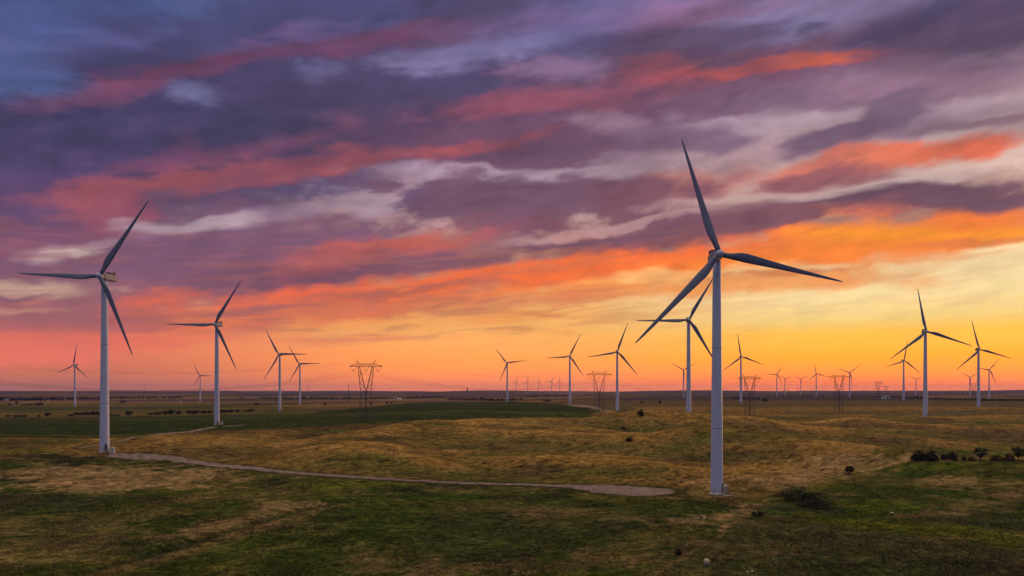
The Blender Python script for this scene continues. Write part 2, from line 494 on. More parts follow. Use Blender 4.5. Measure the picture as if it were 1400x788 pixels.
def build_world():
    w = bpy.data.worlds.new("World"); S.world = w; w.use_nodes = True
    t = NT(w.node_tree)
    out = t.node("ShaderNodeOutputWorld"); bg = t.node("ShaderNodeBackground")
    tc = t.node("ShaderNodeTexCoord")
    d = tc.outputs["Generated"]
    sep = t.node("ShaderNodeSeparateXYZ"); t.l.new(d, sep.inputs[0])
    X, Y, Z = sep.outputs
    az = t.math("ARCTAN2", X, Y)
    hyp = t.math("SQRT", t.math("ADD", t.math("MULTIPLY", X, X), t.math("MULTIPLY", Y, Y)))
    U = t.math("MULTIPLY", az, 1000.0)
    V = t.math("MULTIPLY", t.math("DIVIDE", Z, t.math("MAXIMUM", hyp, 0.05)), 1000.0)
    cmb = t.node("ShaderNodeCombineXYZ"); t.put(cmb.inputs[0], U); t.put(cmb.inputs[1], V)
    P = cmb.outputs[0]
    # clear-sky gradients at three bearings
    def col(stops):
        return t.ramp(t.math("DIVIDE", t.math("ADD", V, 60.0), 800.0), [((v + 60.0) / 800.0, lin(c)) for v, c in stops])
    L = col([(-40, (110, 80, 90)), (0, (166, 100, 86)), (28, (182, 100, 80)), (58, (212, 110, 82)), (90, (208, 116, 98)), (140, (196, 146, 142)), (200, (176, 144, 160)),
             (290, (128, 98, 142)), (440, (86, 104, 158)), (540, (76, 104, 158)), (740, (70, 84, 130))])
    M = col([(-40, (120, 80, 80)), (0, (222, 124, 96)), (16, (232, 128, 78)), (45, (246, 148, 70)), (78, (253, 175, 94)), (108, (250, 180, 98)), (140, (244, 172, 110)), (190, (222, 158, 134)),
             (260, (192, 160, 170)), (340, (146, 112, 142)), (460, (120, 110, 154)), (540, (110, 104, 156)), (740, (84, 88, 136))])
    R = col([(-40, (140, 80, 60)), (0, (238, 128, 84)), (12, (246, 122, 58)), (45, (254, 160, 30)), (75, (254, 192, 70)), (90, (253, 212, 126)), (116, (253, 222, 158)), (140, (250, 220, 164)), (175, (248, 212, 160)),
             (210, (232, 188, 158)), (290, (208, 178, 176)), (380, (160, 130, 152)), (480, (134, 122, 162)), (540, (120, 116, 160)), (740, (92, 96, 146))])
    base = t.mix(t.mrange(U, -560, -60), L, M)
    base = t.mix(t.mrange(U, -20, 420), base, R)
    # shared cloud shapes
    warp = t.noise(t.mapping(P, rot=(0, 0, math.radians(9)), scale=(140, 64, 1)), 1.0, 6, 0.56)
    wv = t.vmath("MULTIPLY", t.vmath("SUBTRACT", warp.outputs[1], (0.5, 0.5, 0.5)), (120, 52, 0))
    PW = t.vmath("ADD", P, wv)
    stre = t.noise(t.mapping(P, loc=(340, 90, 0), rot=(0, 0, math.radians(8)), scale=(150, 26, 1)), 1.0, 7, 0.6, 0.6).outputs[0]
    fluf = t.noise(t.mapping(P, loc=(90, 50, 0), rot=(0, 0, math.radians(12)), scale=(64, 34, 1)), 1.0, 7, 0.58, 0.4).outputs[0]
    puff = t.noise(t.mapping(P, loc=(-210, 130, 0), rot=(0, 0, math.radians(6)), scale=(110, 52, 1)), 1.0, 8, 0.60, 0.25).outputs[0]
    fine = t.noise(t.mapping(P, loc=(-610, -130, 0), rot=(0, 0, math.radians(5)), scale=(120, 13, 1)), 1.0, 5, 0.58, 0.5).outputs[0]
    nz = t.math("SUBTRACT", t.math("ADD", t.math("MULTIPLY", fluf, 0.5), t.math("ADD", t.math("MULTIPLY", puff, 1.4), t.math("MULTIPLY", stre, 0.5))), 1.2)
    c = base
    for (px, py, a, b, ang, rgb, op, soft, rag) in CLOUDS:
        ca, sa = math.cos(math.radians(ang)), math.sin(math.radians(ang))
        u0, v0 = sky_uv(px, py)
        u1, v1 = sky_uv(px + a * ca, py - a * sa); u2, v2 = sky_uv(px - a * ca, py + a * sa)
        hl = math.hypot(u1 - u2, v1 - v2) / 2; an = math.atan2(v1 - v2, u1 - u2)
        u3, v3 = sky_uv(px, py - b)
        hb = abs(v3 - v0)
        pw = t.node("ShaderNodeVectorMath", operation="MULTIPLY_ADD")   # keeps the layers in order for the compiler
        t.put(pw.inputs[0], c); pw.inputs[1].default_value = (1e-7, 1e-7, 0); t.put(pw.inputs[2], PW)
        q = t.mapping(pw.outputs[0], loc=(u0, v0, 0), rot=(0, 0, an), scale=(hl, hb, 1))
        r = t.vmath("LENGTH", q)
        r = t.math("MULTIPLY_ADD", nz, -rag * 1.9, r)
        fac = t.mrange(r, 1.0 + soft, 1.0 - soft * 0.8, 0.0, op)
        c = t.mix(fac, c, lin(rgb))
    # torn darker billows high up, thin smoky streaks low down
    up = t.mrange(V, 150, 300)
    bank = t.noise(t.mapping(P, loc=(420, -70, 0), rot=(0, 0, math.radians(8)), scale=(260, 80, 1)), 1.0, 6, 0.5, 0.2).outputs[0]
    dk = t.math("MULTIPLY", t.mrange(bank, 0.42, 0.62, 0.0, 0.5), up)
    c = t.mix(dk, c, t.mix(t.mrange(U, -500, 500), lin((60, 55, 86)), lin((104, 75, 92))))
    low = t.math("MULTIPLY", t.mrange(V, 45, 95), t.mrange(V, 250, 170))
    left = t.mrange(U, 420, -60, 0.25, 1.0)
    sk = t.math("MULTIPLY", t.math("MULTIPLY", t.mrange(fine, 0.46, 0.64, 0.0, 0.5), low), left)
    c = t.mix(sk, c, t.mix(t.mrange(U, -500, 300), lin((152, 92, 100)), lin((206, 118, 74))))
    # fine billows and streaks, fading towards the clear band over the horizon
    det = t.math("SUBTRACT", t.math("ADD", t.math("MULTIPLY", fluf, 0.75), t.math("ADD", t.math("MULTIPLY", puff, 0.5), t.math("MULTIPLY", stre, 0.55))), 0.91)
    amt = t.mrange(V, 40, 190, 0.12, 0.95)
    mul = t.math("MULTIPLY_ADD", det, amt, 1.0)
    c = t.vmath("SCALE", c, scale=mul)
    # the brightest air lies right on the horizon
    c = t.vmath("SCALE", c, scale=t.mrange(V, 0, 85, 1.85, 1.0, smooth=False))
    c = t.mix(t.mrange(V, 55, 0, 0, 1, smooth=False), c, t.vmath("MULTIPLY", c, (1.0, .93, .62)))
    # opposite the sunset: unseen blue sky, level and tint set to light the towers
    back = t.ramp(t.math("DIVIDE", t.math("ADD", V, 60.0), 1200.0), [(0.0, lin((84, 88, 140))), (0.06, lin((108, 116, 190))), (0.3, lin((110, 130, 222))), (0.6, lin((112, 130, 214))), (1.0, lin((112, 116, 170)))])
    back = t.vmath("SCALE", back, scale=t.math("MULTIPLY_ADD", fluf, 0.25, 0.25))
    bmix = t.mrange(t.math("ABSOLUTE", t.math("SUBTRACT", U, 150.0)), 900, 1700)
    c = t.mix(bmix, c, back)
    zen = t.mrange(V, 760, 2000)
    c = t.mix(zen, c, t.vmath("SCALE", lin((236, 212, 172))[:3], scale=2.0))   # unseen overhead glow, added bright and warm to light the ground
    # the physical twilight sky underneath
    ns = t.node("ShaderNodeTexSky", sky_type="NISHITA", sun_disc=False)
    ns.sun_elevation = SUN_EL; ns.sun_rotation = SUN_AZ; ns.altitude = 400
    nsky = t.vmath("SCALE", ns.outputs[0], scale=0.05)
    c = t.vmath("ADD", c, t.vmath("SCALE", nsky, scale=0.06))
    t.put(bg.inputs[0], c); bg.inputs[1].default_value = 1.0
    t.l.new(bg.outputs[0], out.inputs[0])
build_world()

sd = bpy.data.lights.new("evening_sun", "SUN")
sun = bpy.data.objects.new("evening_sun", sd); COL.objects.link(sun)
sd.energy = 1.05; sd.angle = math.radians(9); sd.color = (1.0, 0.50, 0.28)
from mathutils import Vector
sdir = Vector((math.sin(SUN_AZ) * math.cos(SUN_EL), math.cos(SUN_AZ) * math.cos(SUN_EL), math.sin(SUN_EL)))
sun.rotation_euler = sdir.to_track_quat("Z", "Y").to_euler()
S.view_settings.view_transform = "Standard"
S.view_settings.look = "None"
S.view_settings.gamma = 1.0
S.view_settings.exposure = 0.0
S.view_settings.use_curve_mapping = False
S.cycles.use_denoising = True
S.cycles.max_bounces = 4
S.cycles.use_adaptive_sampling = True
S.cycles.adaptive_threshold = 0.01
S.cycles.adaptive_min_samples = 12

# ------------------------------------------------------------------ roads: centre line and thickness seen in the photo
def track(pts, sample=2.0):
    """photo centre line (px, py, thickness px) -> dense world centre line with half widths"""
    P = [ground_at(p[0], p[1]) for p in pts]
    W = []
    k = 0 if pts[0][0] == 138 else 1
    for p, q in zip(pts, P):
        q0 = ground_at(p[0], p[1] - p[2] / 2); q1 = ground_at(p[0], p[1] + p[2] / 2)
        W.append(((.68 if p[2] < 5 else 1.15) if k == 0 else .85) * min(abs(q0[1] - q1[1]), p[2] * q[1] ** 2 / (F * max(6.0, CAMZ - q[2]))) / 2)
    X = np.array([q[0] for q in P]); Y = np.array([q[1] for q in P]); W = np.array(W)
    s = np.concatenate([[0], np.cumsum(np.hypot(np.diff(X), np.diff(Y)))])
    n = max(8, int(s[-1] / sample)); t = np.linspace(0, s[-1], n)
    def sm(a):
        a = np.interp(t, s, a)
        k = 7; pad = np.pad(a, k, mode="edge")
        return np.convolve(pad, np.ones(2 * k + 1) / (2 * k + 1), mode="valid")
    return sm(X), sm(Y), sm(W)
TRACKS = [
 ("gravel_road", track([(138, 622.7, 3), (152, 623.6, 5), (168, 624.6, 7.5), (200, 624.4, 7.8), (225, 625.6, 6.6), (240, 627.8, 4.6), (270, 632.6, 4.2), (300, 636.5, 4), (350, 641, 3.8), (400, 646.5, 3.7), (450, 650.5, 3.5), (500, 654, 3.4),
                        (550, 657, 3.2), (600, 659, 3), (650, 660.6, 2.8), (700, 661.8, 2.8), (760, 663.5, 3.2), (792, 665.5, 4.2), (832, 668.5, 8), (862, 671.4, 14), (876, 671.8, 13), (900, 670.6, 7), (915, 670.6, 3), (930, 670.8, .8)], 1.5)),
 ("dirt_track", track([(96, 615, 1.6), (106, 613.5, 1.8), (134, 608.6, 1.8), (151, 606, 1.8), (180, 600.6, 1.8), (208, 595.6, 1.7), (240, 592.3, 1.6), (270, 588.5, 1.4), (292, 583.6, 1.2)], 2.0)),
 ("dirt_track", track([(782, 553.2, .8), (800, 556, 1.1), (815, 559.5, 1.2), (832, 562, 1.3), (846, 563.6, 1.6), (858, 563.4, 1.4)], 4.0)),
 ("dirt_track", track([(298, 583, 1.2), (315, 582.6, 1.4), (330, 582, 1.1), (346, 581.2, .8)], 3.0)),
]
ROADPTS = np.concatenate([np.stack([x, y, w], 1) for _, (x, y, w) in TRACKS])
def road_near(X, Y):
    """0 on a road, 1 well away from it"""
    out = np.ones(X.shape)
    idx = np.where((np.hypot(X, Y) < 1300) & (Y > 0))[0]
    for i0 in range(0, len(idx), 20000):
        ii = idx[i0:i0 + 20000]
        d = np.full(len(ii), 1e9)
        for x, y, w in ROADPTS[::2]:
            d = np.minimum(d, np.hypot(X[ii] - x, Y[ii] - y) - w)
        out[ii] = sstep(0.5, 5.0, d)
    return out

# ------------------------------------------------------------------ the land, one sheet to the horizon
def build_ground():
    az = np.concatenate([np.linspace(-180, -48, 34)[:-1], np.linspace(-48, -39, 30)[:-1], np.linspace(-39, 39, 880)[:-1], np.linspace(39, 48, 30)[:-1], np.linspace(48, 180, 34)[:-1]])
    az = np.radians(az)
    r = np.concatenate([[0.5, 4, 9, 15, 22, 30, 40, 50, 60, 70, 80, 90], np.arange(100, 460, 1.5), np.geomspace(460, 1500, 190)[:-1], np.geomspace(1500, 14500, 150)])
    A, R = np.meshgrid(az, r)
    X = (R * np.sin(A)).ravel(); Y = (R * np.cos(A)).ravel()
    Z = H(X, Y)
    rn = road_near(X, Y)
    Z = Z + micro(X, Y) * rn - 0.10 * (1 - rn)
    na, nr = len(az), len(r)
    i = np.arange(nr - 1)[:, None] * na; j = np.arange(na)[None]
    j2 = (j + 1) % na
    quads = np.stack([i + j, i + j2, i + na + j2, i + na + j], -1).reshape(-1, 4)[:, ::-1]
    me = bpy.data.meshes.new("ground")
    me.vertices.add(len(X)); me.vertices.foreach_set("co", np.stack([X, Y, Z], 1).astype(np.float32).ravel())
    me.loops.add(quads.size); me.loops.foreach_set("vertex_index", quads.astype(np.int32).ravel())
    me.polygons.add(len(quads)); me.polygons.foreach_set("loop_start", (np.arange(len(quads)) * 4).astype(np.int32))
    me.polygons.foreach_set("use_smooth", np.ones(len(quads), bool))
    me.update(calc_edges=True)
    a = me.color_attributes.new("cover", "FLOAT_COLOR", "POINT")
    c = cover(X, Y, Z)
    e = (1 - rn)[:, None] * .8  # grass shadow along the roads, put into the ground colour
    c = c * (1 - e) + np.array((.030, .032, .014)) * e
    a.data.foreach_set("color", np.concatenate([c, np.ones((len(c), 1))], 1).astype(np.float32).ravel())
    o = bpy.data.objects.new("ground", me); COL.objects.link(o)
    me.materials.append(ground_mat())
    tag(o, kind="structure", label="rolling prairie of green and straw-coloured grass reaching to the horizon", cat="ground")
    return o

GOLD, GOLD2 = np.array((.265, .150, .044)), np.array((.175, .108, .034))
GREEN, LUSH = np.array((.041, .060, .011)), np.array((.092, .102, .012))
FIELD = np.array((.024, .036, .011))
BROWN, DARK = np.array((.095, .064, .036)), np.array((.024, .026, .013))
TAN = np.array((.300, .190, .095))
OLIVE = np.array((.098, .084, .024))
def cover(X, Y, Z):
    """vegetation albedo by place on the land, with crest light and hollow shade put in"""
    n = len(X)
    Ys = np.maximum(Y, 1.0)
    px = np.where(Y > 1, 700 + F * X / Ys, 0); py = np.where(Y > 1, HZ + F * (CAMZ - Z) / Ys, 2000)
    rr = np.hypot(X, Y)
    n0 = fbm(X / 160, Y / 160, 61, 4); n1 = fbm(X / 34, Y / 34, 71, 4); n2 = fbm(X / 9, Y / 9, 81, 3); n3 = fbm(X / 3.2, Y / 3.2, 91, 2)
    big = fbm(X / 900, Y / 420, 101, 3)
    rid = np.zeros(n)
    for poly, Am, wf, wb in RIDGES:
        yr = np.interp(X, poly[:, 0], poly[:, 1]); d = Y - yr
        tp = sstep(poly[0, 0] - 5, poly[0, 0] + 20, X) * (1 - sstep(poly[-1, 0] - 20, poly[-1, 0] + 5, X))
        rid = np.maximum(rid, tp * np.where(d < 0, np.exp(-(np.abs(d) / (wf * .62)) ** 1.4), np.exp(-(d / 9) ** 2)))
    def mixc(c, col, w):
        w = np.clip(w, 0, 1)[:, None]
        return c * (1 - w) + col * w
    jx = px + 14 * n1 + 5 * n2; jy = py + (3.0 * n1 + 1.6 * n2) * np.clip((py - 540) / 90, 0.12, 2.0)
    # rolling pasture
    c = np.tile(OLIVE, (n, 1))
    c = mixc(c, GOLD2, sstep(-.25, .35, n0 + .4 * n1))
    c = mixc(c, BROWN, sstep(.05, .55, fbm(X / 120, Y / 60, 111, 4)) * .8)
    c = mixc(c, BROWN * .62, (1 - sstep(.03, .34, rid)) * .72 * sstep(-.6, .2, n0) * sstep(300, 420, rr))  # browner hollows, with the valley shade put into the colour
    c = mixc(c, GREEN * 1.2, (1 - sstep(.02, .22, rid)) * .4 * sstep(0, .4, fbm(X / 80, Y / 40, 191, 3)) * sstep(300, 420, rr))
    c = mixc(c, GOLD, sstep(.12, .85, rid) * .8)  # dry crest grass, with the light on the crests put into its colour
    c = mixc(c, GOLD * 1.2, sstep(.8, .98, rid) * .75)  # thin crest highlight painted along the ridge tops
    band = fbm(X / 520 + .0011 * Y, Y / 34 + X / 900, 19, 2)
    c = mixc(c, GOLD, sstep(.12, .55, band) * .55); c = mixc(c, BROWN * .6, sstep(.1, .5, -band) * .5)  # lit swells and bands of shadow between them, put into the colour
    c = mixc(c, GREEN * 1.4, sstep(.08, .42, fbm(X / 60, Y / 30, 121, 4)) * .6)
    c = mixc(c, BROWN * .8, sstep(.1, .45, fbm(X / 38, Y / 24, 123, 4)) * .5)
    # farther country: brown pasture, ploughed and green blocks
    far = sstep(800, 1500, rr)
    fc = np.tile(np.array((.082, .054, .046)), (n, 1))
    fc = mixc(fc, GOLD * .55, sstep(0, .3, big) * .6)
    fc = mixc(fc, np.array((.045, .036, .044)), sstep(.05, .4, fbm(X / 1500, Y / 260, 195, 3)) * .6)
    ang = 0.35; gx = X * math.cos(ang) + Y * math.sin(ang); gy = -X * math.sin(ang) + Y * math.cos(ang)
    cell = _hash(np.floor(gx / 640 + .3 * n0), np.floor(gy / 420), 5)
    fc = mixc(fc, FIELD * 1.4, (cell > .74) * .7)
    fc = mixc(fc, GOLD * .9, (cell < .22) * .6)
    fc = mixc(fc, DARK * 1.6, ((cell > .5) & (cell < .58)) * .6)
    c = mixc(c, fc, far)
    # the dark green crop field on the left
    up = np.interp(jx, [-300, 0, 150, 420, 560, 700, 790, 850], [571.5, 571.5, 570.5, 565.5, 550.5, 549, 554, 566])
    lo = np.interp(jx, [-300, 0, 130, 300, 430, 560, 700, 800, 850], [599, 598.5, 597, 588.6, 584, 576, 571.5, 571.5, 567])
    FLD = np.tile(FIELD, (n, 1))
    FLD = mixc(FLD, OLIVE * .75, sstep(.1, .5, fbm(X / 420, Y / 45, 171, 3)) * .55)
    FLD = FLD * (1 + .25 * fbm(X / 300, Y / 14, 181, 3))[:, None]
    f = sstep(-.9, .9, jy - up) * sstep(-1.2, 1.6, lo - jy + 1.2 * n1) * (1 - sstep(845, 858, jx)) * (Y > 5)
    c = mixc(c, FLD * (1 + .12 * n0[:, None]), f * .96)
    f2 = sstep(550, 551, py) * (1 - sstep(566, 569, py)) * (1 - sstep(395, 440, jx)) * (Y > 5)
    c = mixc(c, GREEN * 1.05, f2 * sstep(-.1, .25, np.sin(py * 1.25 + .006 * px + n0)) * .75)
    f3 = sstep(547, 549, py) * (1 - sstep(567, 570, py)) * sstep(800, 830, jx) * (Y > 5)
    c = mixc(c, np.array((.105, .080, .036)), f3 * .6)
    c = mixc(c, GOLD * .8, f3 * sstep(.1, .6, rid) * .8)  # painted crest light on the farther right ridges
    # foreground below the track
    fl = np.interp(jx, [-400, 0, 60, 143, 240, 300, 400, 500, 600, 760, 860, 960, 1010, 1075, 1120, 1236, 1400, 1700],
                   [629, 629, 627, 626.5, 629.5, 637, 647, 656, 661, 666, 678, 684, 690, 676, 671, 631, 628.5, 627])
    fg = np.where(Y > 5, sstep(-2.5, 2.5, jy - fl), 1.0)
    g = np.tile(GREEN, (n, 1))
    g = mixc(g, OLIVE * .95, sstep(-.12, .38, n1 + .4 * n2) * .85)
    g = mixc(g, DARK, sstep(.05, .5, fbm(X / 17, Y / 12, 131, 4) + .3 * n3) * .75)
    g = mixc(g, LUSH * .8, sstep(.15, .55, fbm(X / 40, Y / 22, 141, 4)) * .6)
    g = mixc(g, TAN * .6, sstep(.22, .6, fbm(X / 26, Y / 20, 151, 4) + .35 * n3) * .55)
    c = mixc(c, g, fg)
    def patch(cx, cy, a, b, col, w, ang=0.0):
        nonlocal c
        ca, sa = math.cos(math.radians(ang)), math.sin(math.radians(ang))
        dx, dy = jx - cx, -(jy - cy)
        q = np.hypot((dx * ca + dy * sa) / a, (-dx * sa + dy * ca) / b) - .5 * n1 - .75 * n2 - .6 * n3
        c = mixc(c, np.array(col), w * (1 - sstep(.55, 1.35, q)) * (Y > 5))
    patch(130, 656, 165, 17, TAN, .75, 2); patch(60, 648, 80, 12, TAN * .9, .5); patch(270, 652, 80, 9, TAN * .8, .5)
    patch(60, 735, 150, 40, TAN * .6, .4); patch(160, 700, 120, 8, OLIVE, .6); patch(60, 688, 110, 12, DARK * 1.3, .8)
    patch(320, 716, 75, 9, TAN * .75, .7, 14); patch(410, 692, 45, 7, TAN * .95, .75, 4); patch(395, 718, 50, 6, TAN * .7, .5, 4)
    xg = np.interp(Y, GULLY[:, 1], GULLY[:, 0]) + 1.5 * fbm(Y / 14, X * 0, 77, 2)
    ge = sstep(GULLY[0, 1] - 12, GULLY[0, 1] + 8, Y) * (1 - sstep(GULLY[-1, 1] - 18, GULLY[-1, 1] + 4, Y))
    c = mixc(c, DARK * .9, ge * np.exp(-((X - xg) / 3.6) ** 2) * .95); c = mixc(c, TAN * .6, ge * np.exp(-((X - xg - 7.5) / 3.5) ** 2) * (.5 + .5 * n1))  # gully shading put into the colour: dark bed, pale bank beside it
    patch(300, 765, 190, 14, GREEN * 1.1, .5, 16)
    patch(400, 741, 150, 6, OLIVE * 1.1, .5, 18)
    patch(560, 720, 170, 40, GREEN * 1.15, .4); patch(660, 690, 110, 10, OLIVE, .55); patch(480, 662, 60, 5, LUSH, .6)
    patch(720, 735, 190, 36, DARK * 1.5, .45); patch(820, 704, 120, 7, TAN * .55, .5, -2); patch(870, 745, 75, 22, OLIVE * 1.05, .6, 20)
    patch(760, 772, 120, 10, TAN * .45, .5); patch(905, 700, 90, 8, GREEN * 1.2, .5)
    patch(990, 704, 42, 8, TAN * 1.02, .85, 3); patch(940, 712, 40, 4, TAN * .8, .6); patch(1000, 650, 140, 12, GOLD, .6)
    patch(1120, 645, 120, 14, TAN * 1.02, .7, 9); patch(1040, 640, 90, 7, GOLD * 1.1, .6)
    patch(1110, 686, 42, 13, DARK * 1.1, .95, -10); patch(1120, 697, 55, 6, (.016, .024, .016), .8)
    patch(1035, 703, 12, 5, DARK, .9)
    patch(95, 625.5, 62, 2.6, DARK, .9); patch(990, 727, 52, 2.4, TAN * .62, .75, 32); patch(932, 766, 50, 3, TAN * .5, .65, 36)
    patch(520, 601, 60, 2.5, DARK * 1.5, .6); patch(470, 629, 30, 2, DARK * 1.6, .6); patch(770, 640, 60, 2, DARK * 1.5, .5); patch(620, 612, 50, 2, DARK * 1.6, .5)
    # right-hand rise
    rt = sstep(0, 10, jx - np.interp(jy, [628, 672, 705, 745, 790], [1236, 1120, 1030, 962, 900])) * fg * (Y > 5)
    bot = np.interp(px, [900, 1080, 1130, 1250, 1400, 1600], [720, 700, 716, 728, 748, 775])
    c = mixc(c, np.array((.062, .056, .027)), rt * sstep(0, 8, jy - bot) * (.5 + .3 * n1))
    c = mixc(c, LUSH * 1.0, rt * np.exp(-((jy - bot + 6) / 8.0) ** 2) * sstep(1070, 1130, px) * .85)
    c = mixc(c, LUSH * .9, rt * np.exp(-((jy - 637) / 6.0) ** 2) * .6)
    patch(1300, 661, 75, 7, TAN * .85, .6, -2); patch(1345, 690, 70, 11, TAN * .6, .4); patch(1190, 690, 55, 8, LUSH, .75); patch(1200, 665, 60, 14, GREEN * .8, .6)
    patch(1330, 712, 120, 10, DARK * 1.4, .7, -4); patch(1250, 704, 60, 4, TAN * .7, .5); patch(1290, 739, 40, 4, TAN * .6, .4); patch(1370, 676, 60, 6, TAN * .6, .4)
    c = c * (1 + .22 * n2 + .12 * n3)[:, None]
    return np.clip(c, .006, .5)

def ground_mat():
    m = bpy.data.materials.new("prairie_grass"); m.use_nodes = True
    t = NT(m.node_tree)
    out = t.node("ShaderNodeOutputMaterial"); b = t.node("ShaderNodeBsdfPrincipled")
    geo = t.node("ShaderNodeNewGeometry"); P = geo.outputs["Position"]
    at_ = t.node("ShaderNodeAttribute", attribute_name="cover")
    na = t.noise(t.mapping(P, scale=(2.1, 2.1, 2.1)), 1.0, 5, 0.7).outputs[0]
    nb = t.noise(t.mapping(P, loc=(31, 7, 0), rot=(0, 0, .4), scale=(5.5, 4.0, 4)), 1.0, 5, 0.62, 0.6).outputs[0]
    ncn = t.noise(t.mapping(P, loc=(3, 71, 0), scale=(22, 22, 22)), 1.0, 4, 0.6).outputs[0]
    v = t.math("ADD", t.math("MULTIPLY", t.math("SUBTRACT", na, .5), 3.4), t.math("MULTIPLY", t.math("SUBTRACT", nb, .5), 3.0))
    v = t.math("ADD", 1.0, v)
    v = t.math("MAXIMUM", v, 0.22)
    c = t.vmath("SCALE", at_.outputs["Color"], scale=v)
    # straw tips scattered through everything
    straw = t.mrange(t.math("ADD", t.math("MULTIPLY", na, .6), t.math("MULTIPLY", nb, .4)), .55, .68, 0, .35)
    c = t.mix(straw, c, (.23, .15, .06, 1))
    grn = t.mrange(ncn, .5, .68, 0, .22)
    c = t.mix(grn, c, (.055, .066, .018, 1))
    t.put(b.inputs["Base Color"], c)
    b.inputs["Roughness"].default_value = 1.0; b.inputs["Specular IOR Level"].default_value = 0.0
    bp = t.node("ShaderNodeBump"); bp.inputs["Strength"].default_value = 1.0; bp.inputs["Distance"].default_value = 0.6
    t.put(bp.inputs["Height"], t.math("ADD", t.math("MULTIPLY", na, .5), t.math("MULTIPLY", nb, 1.2)))
    t.put(b.inputs["Normal"], bp.outputs[0])
    t.l.new(b.outputs[0], out.inputs[0])
    return m
build_ground()

def gravel_mat(name, a, b_):
    m = bpy.data.materials.new(name); m.use_nodes = True
    t = NT(m.node_tree)
    out = t.node("ShaderNodeOutputMaterial"); b = t.node("ShaderNodeBsdfPrincipled")
    geo = t.node("ShaderNodeNewGeometry"); P = geo.outputs["Position"]
    n1 = t.noise(t.mapping(P, scale=(4, 4, 4)), 1.0, 6, .65).outputs[0]
    n2 = t.noise(t.mapping(P, scale=(1.1, 1.1, 1.1)), 1.0, 3, .6).outputs[0]
    c = t.mix(t.mrange(n1, .35, .65), (*a, 1), (*b_, 1))
    c = t.vmath("SCALE", c, scale=t.math("MULTIPLY_ADD", n2, .9, .5))
    n3 = t.noise(t.mapping(P, loc=(9, 4, 0), scale=(2.6, 1.7, 2)), 1.0, 5, .7).outputs[0]
    c = t.mix(t.mrange(n3, .52, .62, 0, .7), c, (.060, .058, .022, 1))
    t.put(b.inputs["Base Color"], c); b.inputs["Roughness"].default_value = .95; b.inputs["Specular IOR Level"].default_value = .1
    bp = t.node("ShaderNodeBump"); bp.inputs["Strength"].default_value = .4; bp.inputs["Distance"].default_value = .15
    t.put(bp.inputs["Height"], n2); t.put(b.inputs["Normal"], bp.outputs[0])
    t.l.new(b.outputs[0], out.inputs[0])
    return m
GRAVEL = gravel_mat("gravel", (.27, .195, .185), (.18, .13, .122)); DIRT = gravel_mat("dirt", (.25, .18, .125), (.16, .115, .08))
ROAD_LABEL = ["grey pinkish gravel road from the left turbine to the foreground pad", "narrow pale dirt track climbing past the big left turbine",
              "pale dirt track leading to the turbine right of the second pylon", "short pale dirt strip beside the turbine by the dark hedge"]
for k, (name, (x, y, w)) in enumerate(TRACKS):
    tx = np.gradient(x); ty = np.gradient(y); L = np.hypot(tx, ty); nx, ny = -ty / L, tx / L
    prof = [(-1.12, -0.35), (-.95, 0.06), (-.45, 0.13), (0, 0.17), (.45, 0.13), (.95, 0.06), (1.12, -0.35)]
    mb = MB(); vs = []
    jag = fbm(x / 3, y / 3, 7 + k, 3)
    for q, (s, dz) in enumerate(prof):
        e = w * s * (1 + (.55 * jag * (1 if s > 0 else -1) if abs(s) > .9 else 0))
        X_ = x + nx * e; Y_ = y + ny * e
        vs.append(np.stack([X_, Y_, H(X_, Y_) + dz], 1))
    n = len(x); m_ = len(prof)
    V = np.stack(vs, 1).reshape(-1, 3)
    fs = [(i * m_ + j, i * m_ + j + 1, (i + 1) * m_ + j + 1, (i + 1) * m_ + j) for i in range(n - 1) for j in range(m_ - 1)]
    mb.add(V, fs)
    o = mb.build(name, GRAVEL if k == 0 else DIRT, smooth=True)
    tag(o, kind="structure", label=ROAD_LABEL[k], cat="road" if k == 0 else "track")

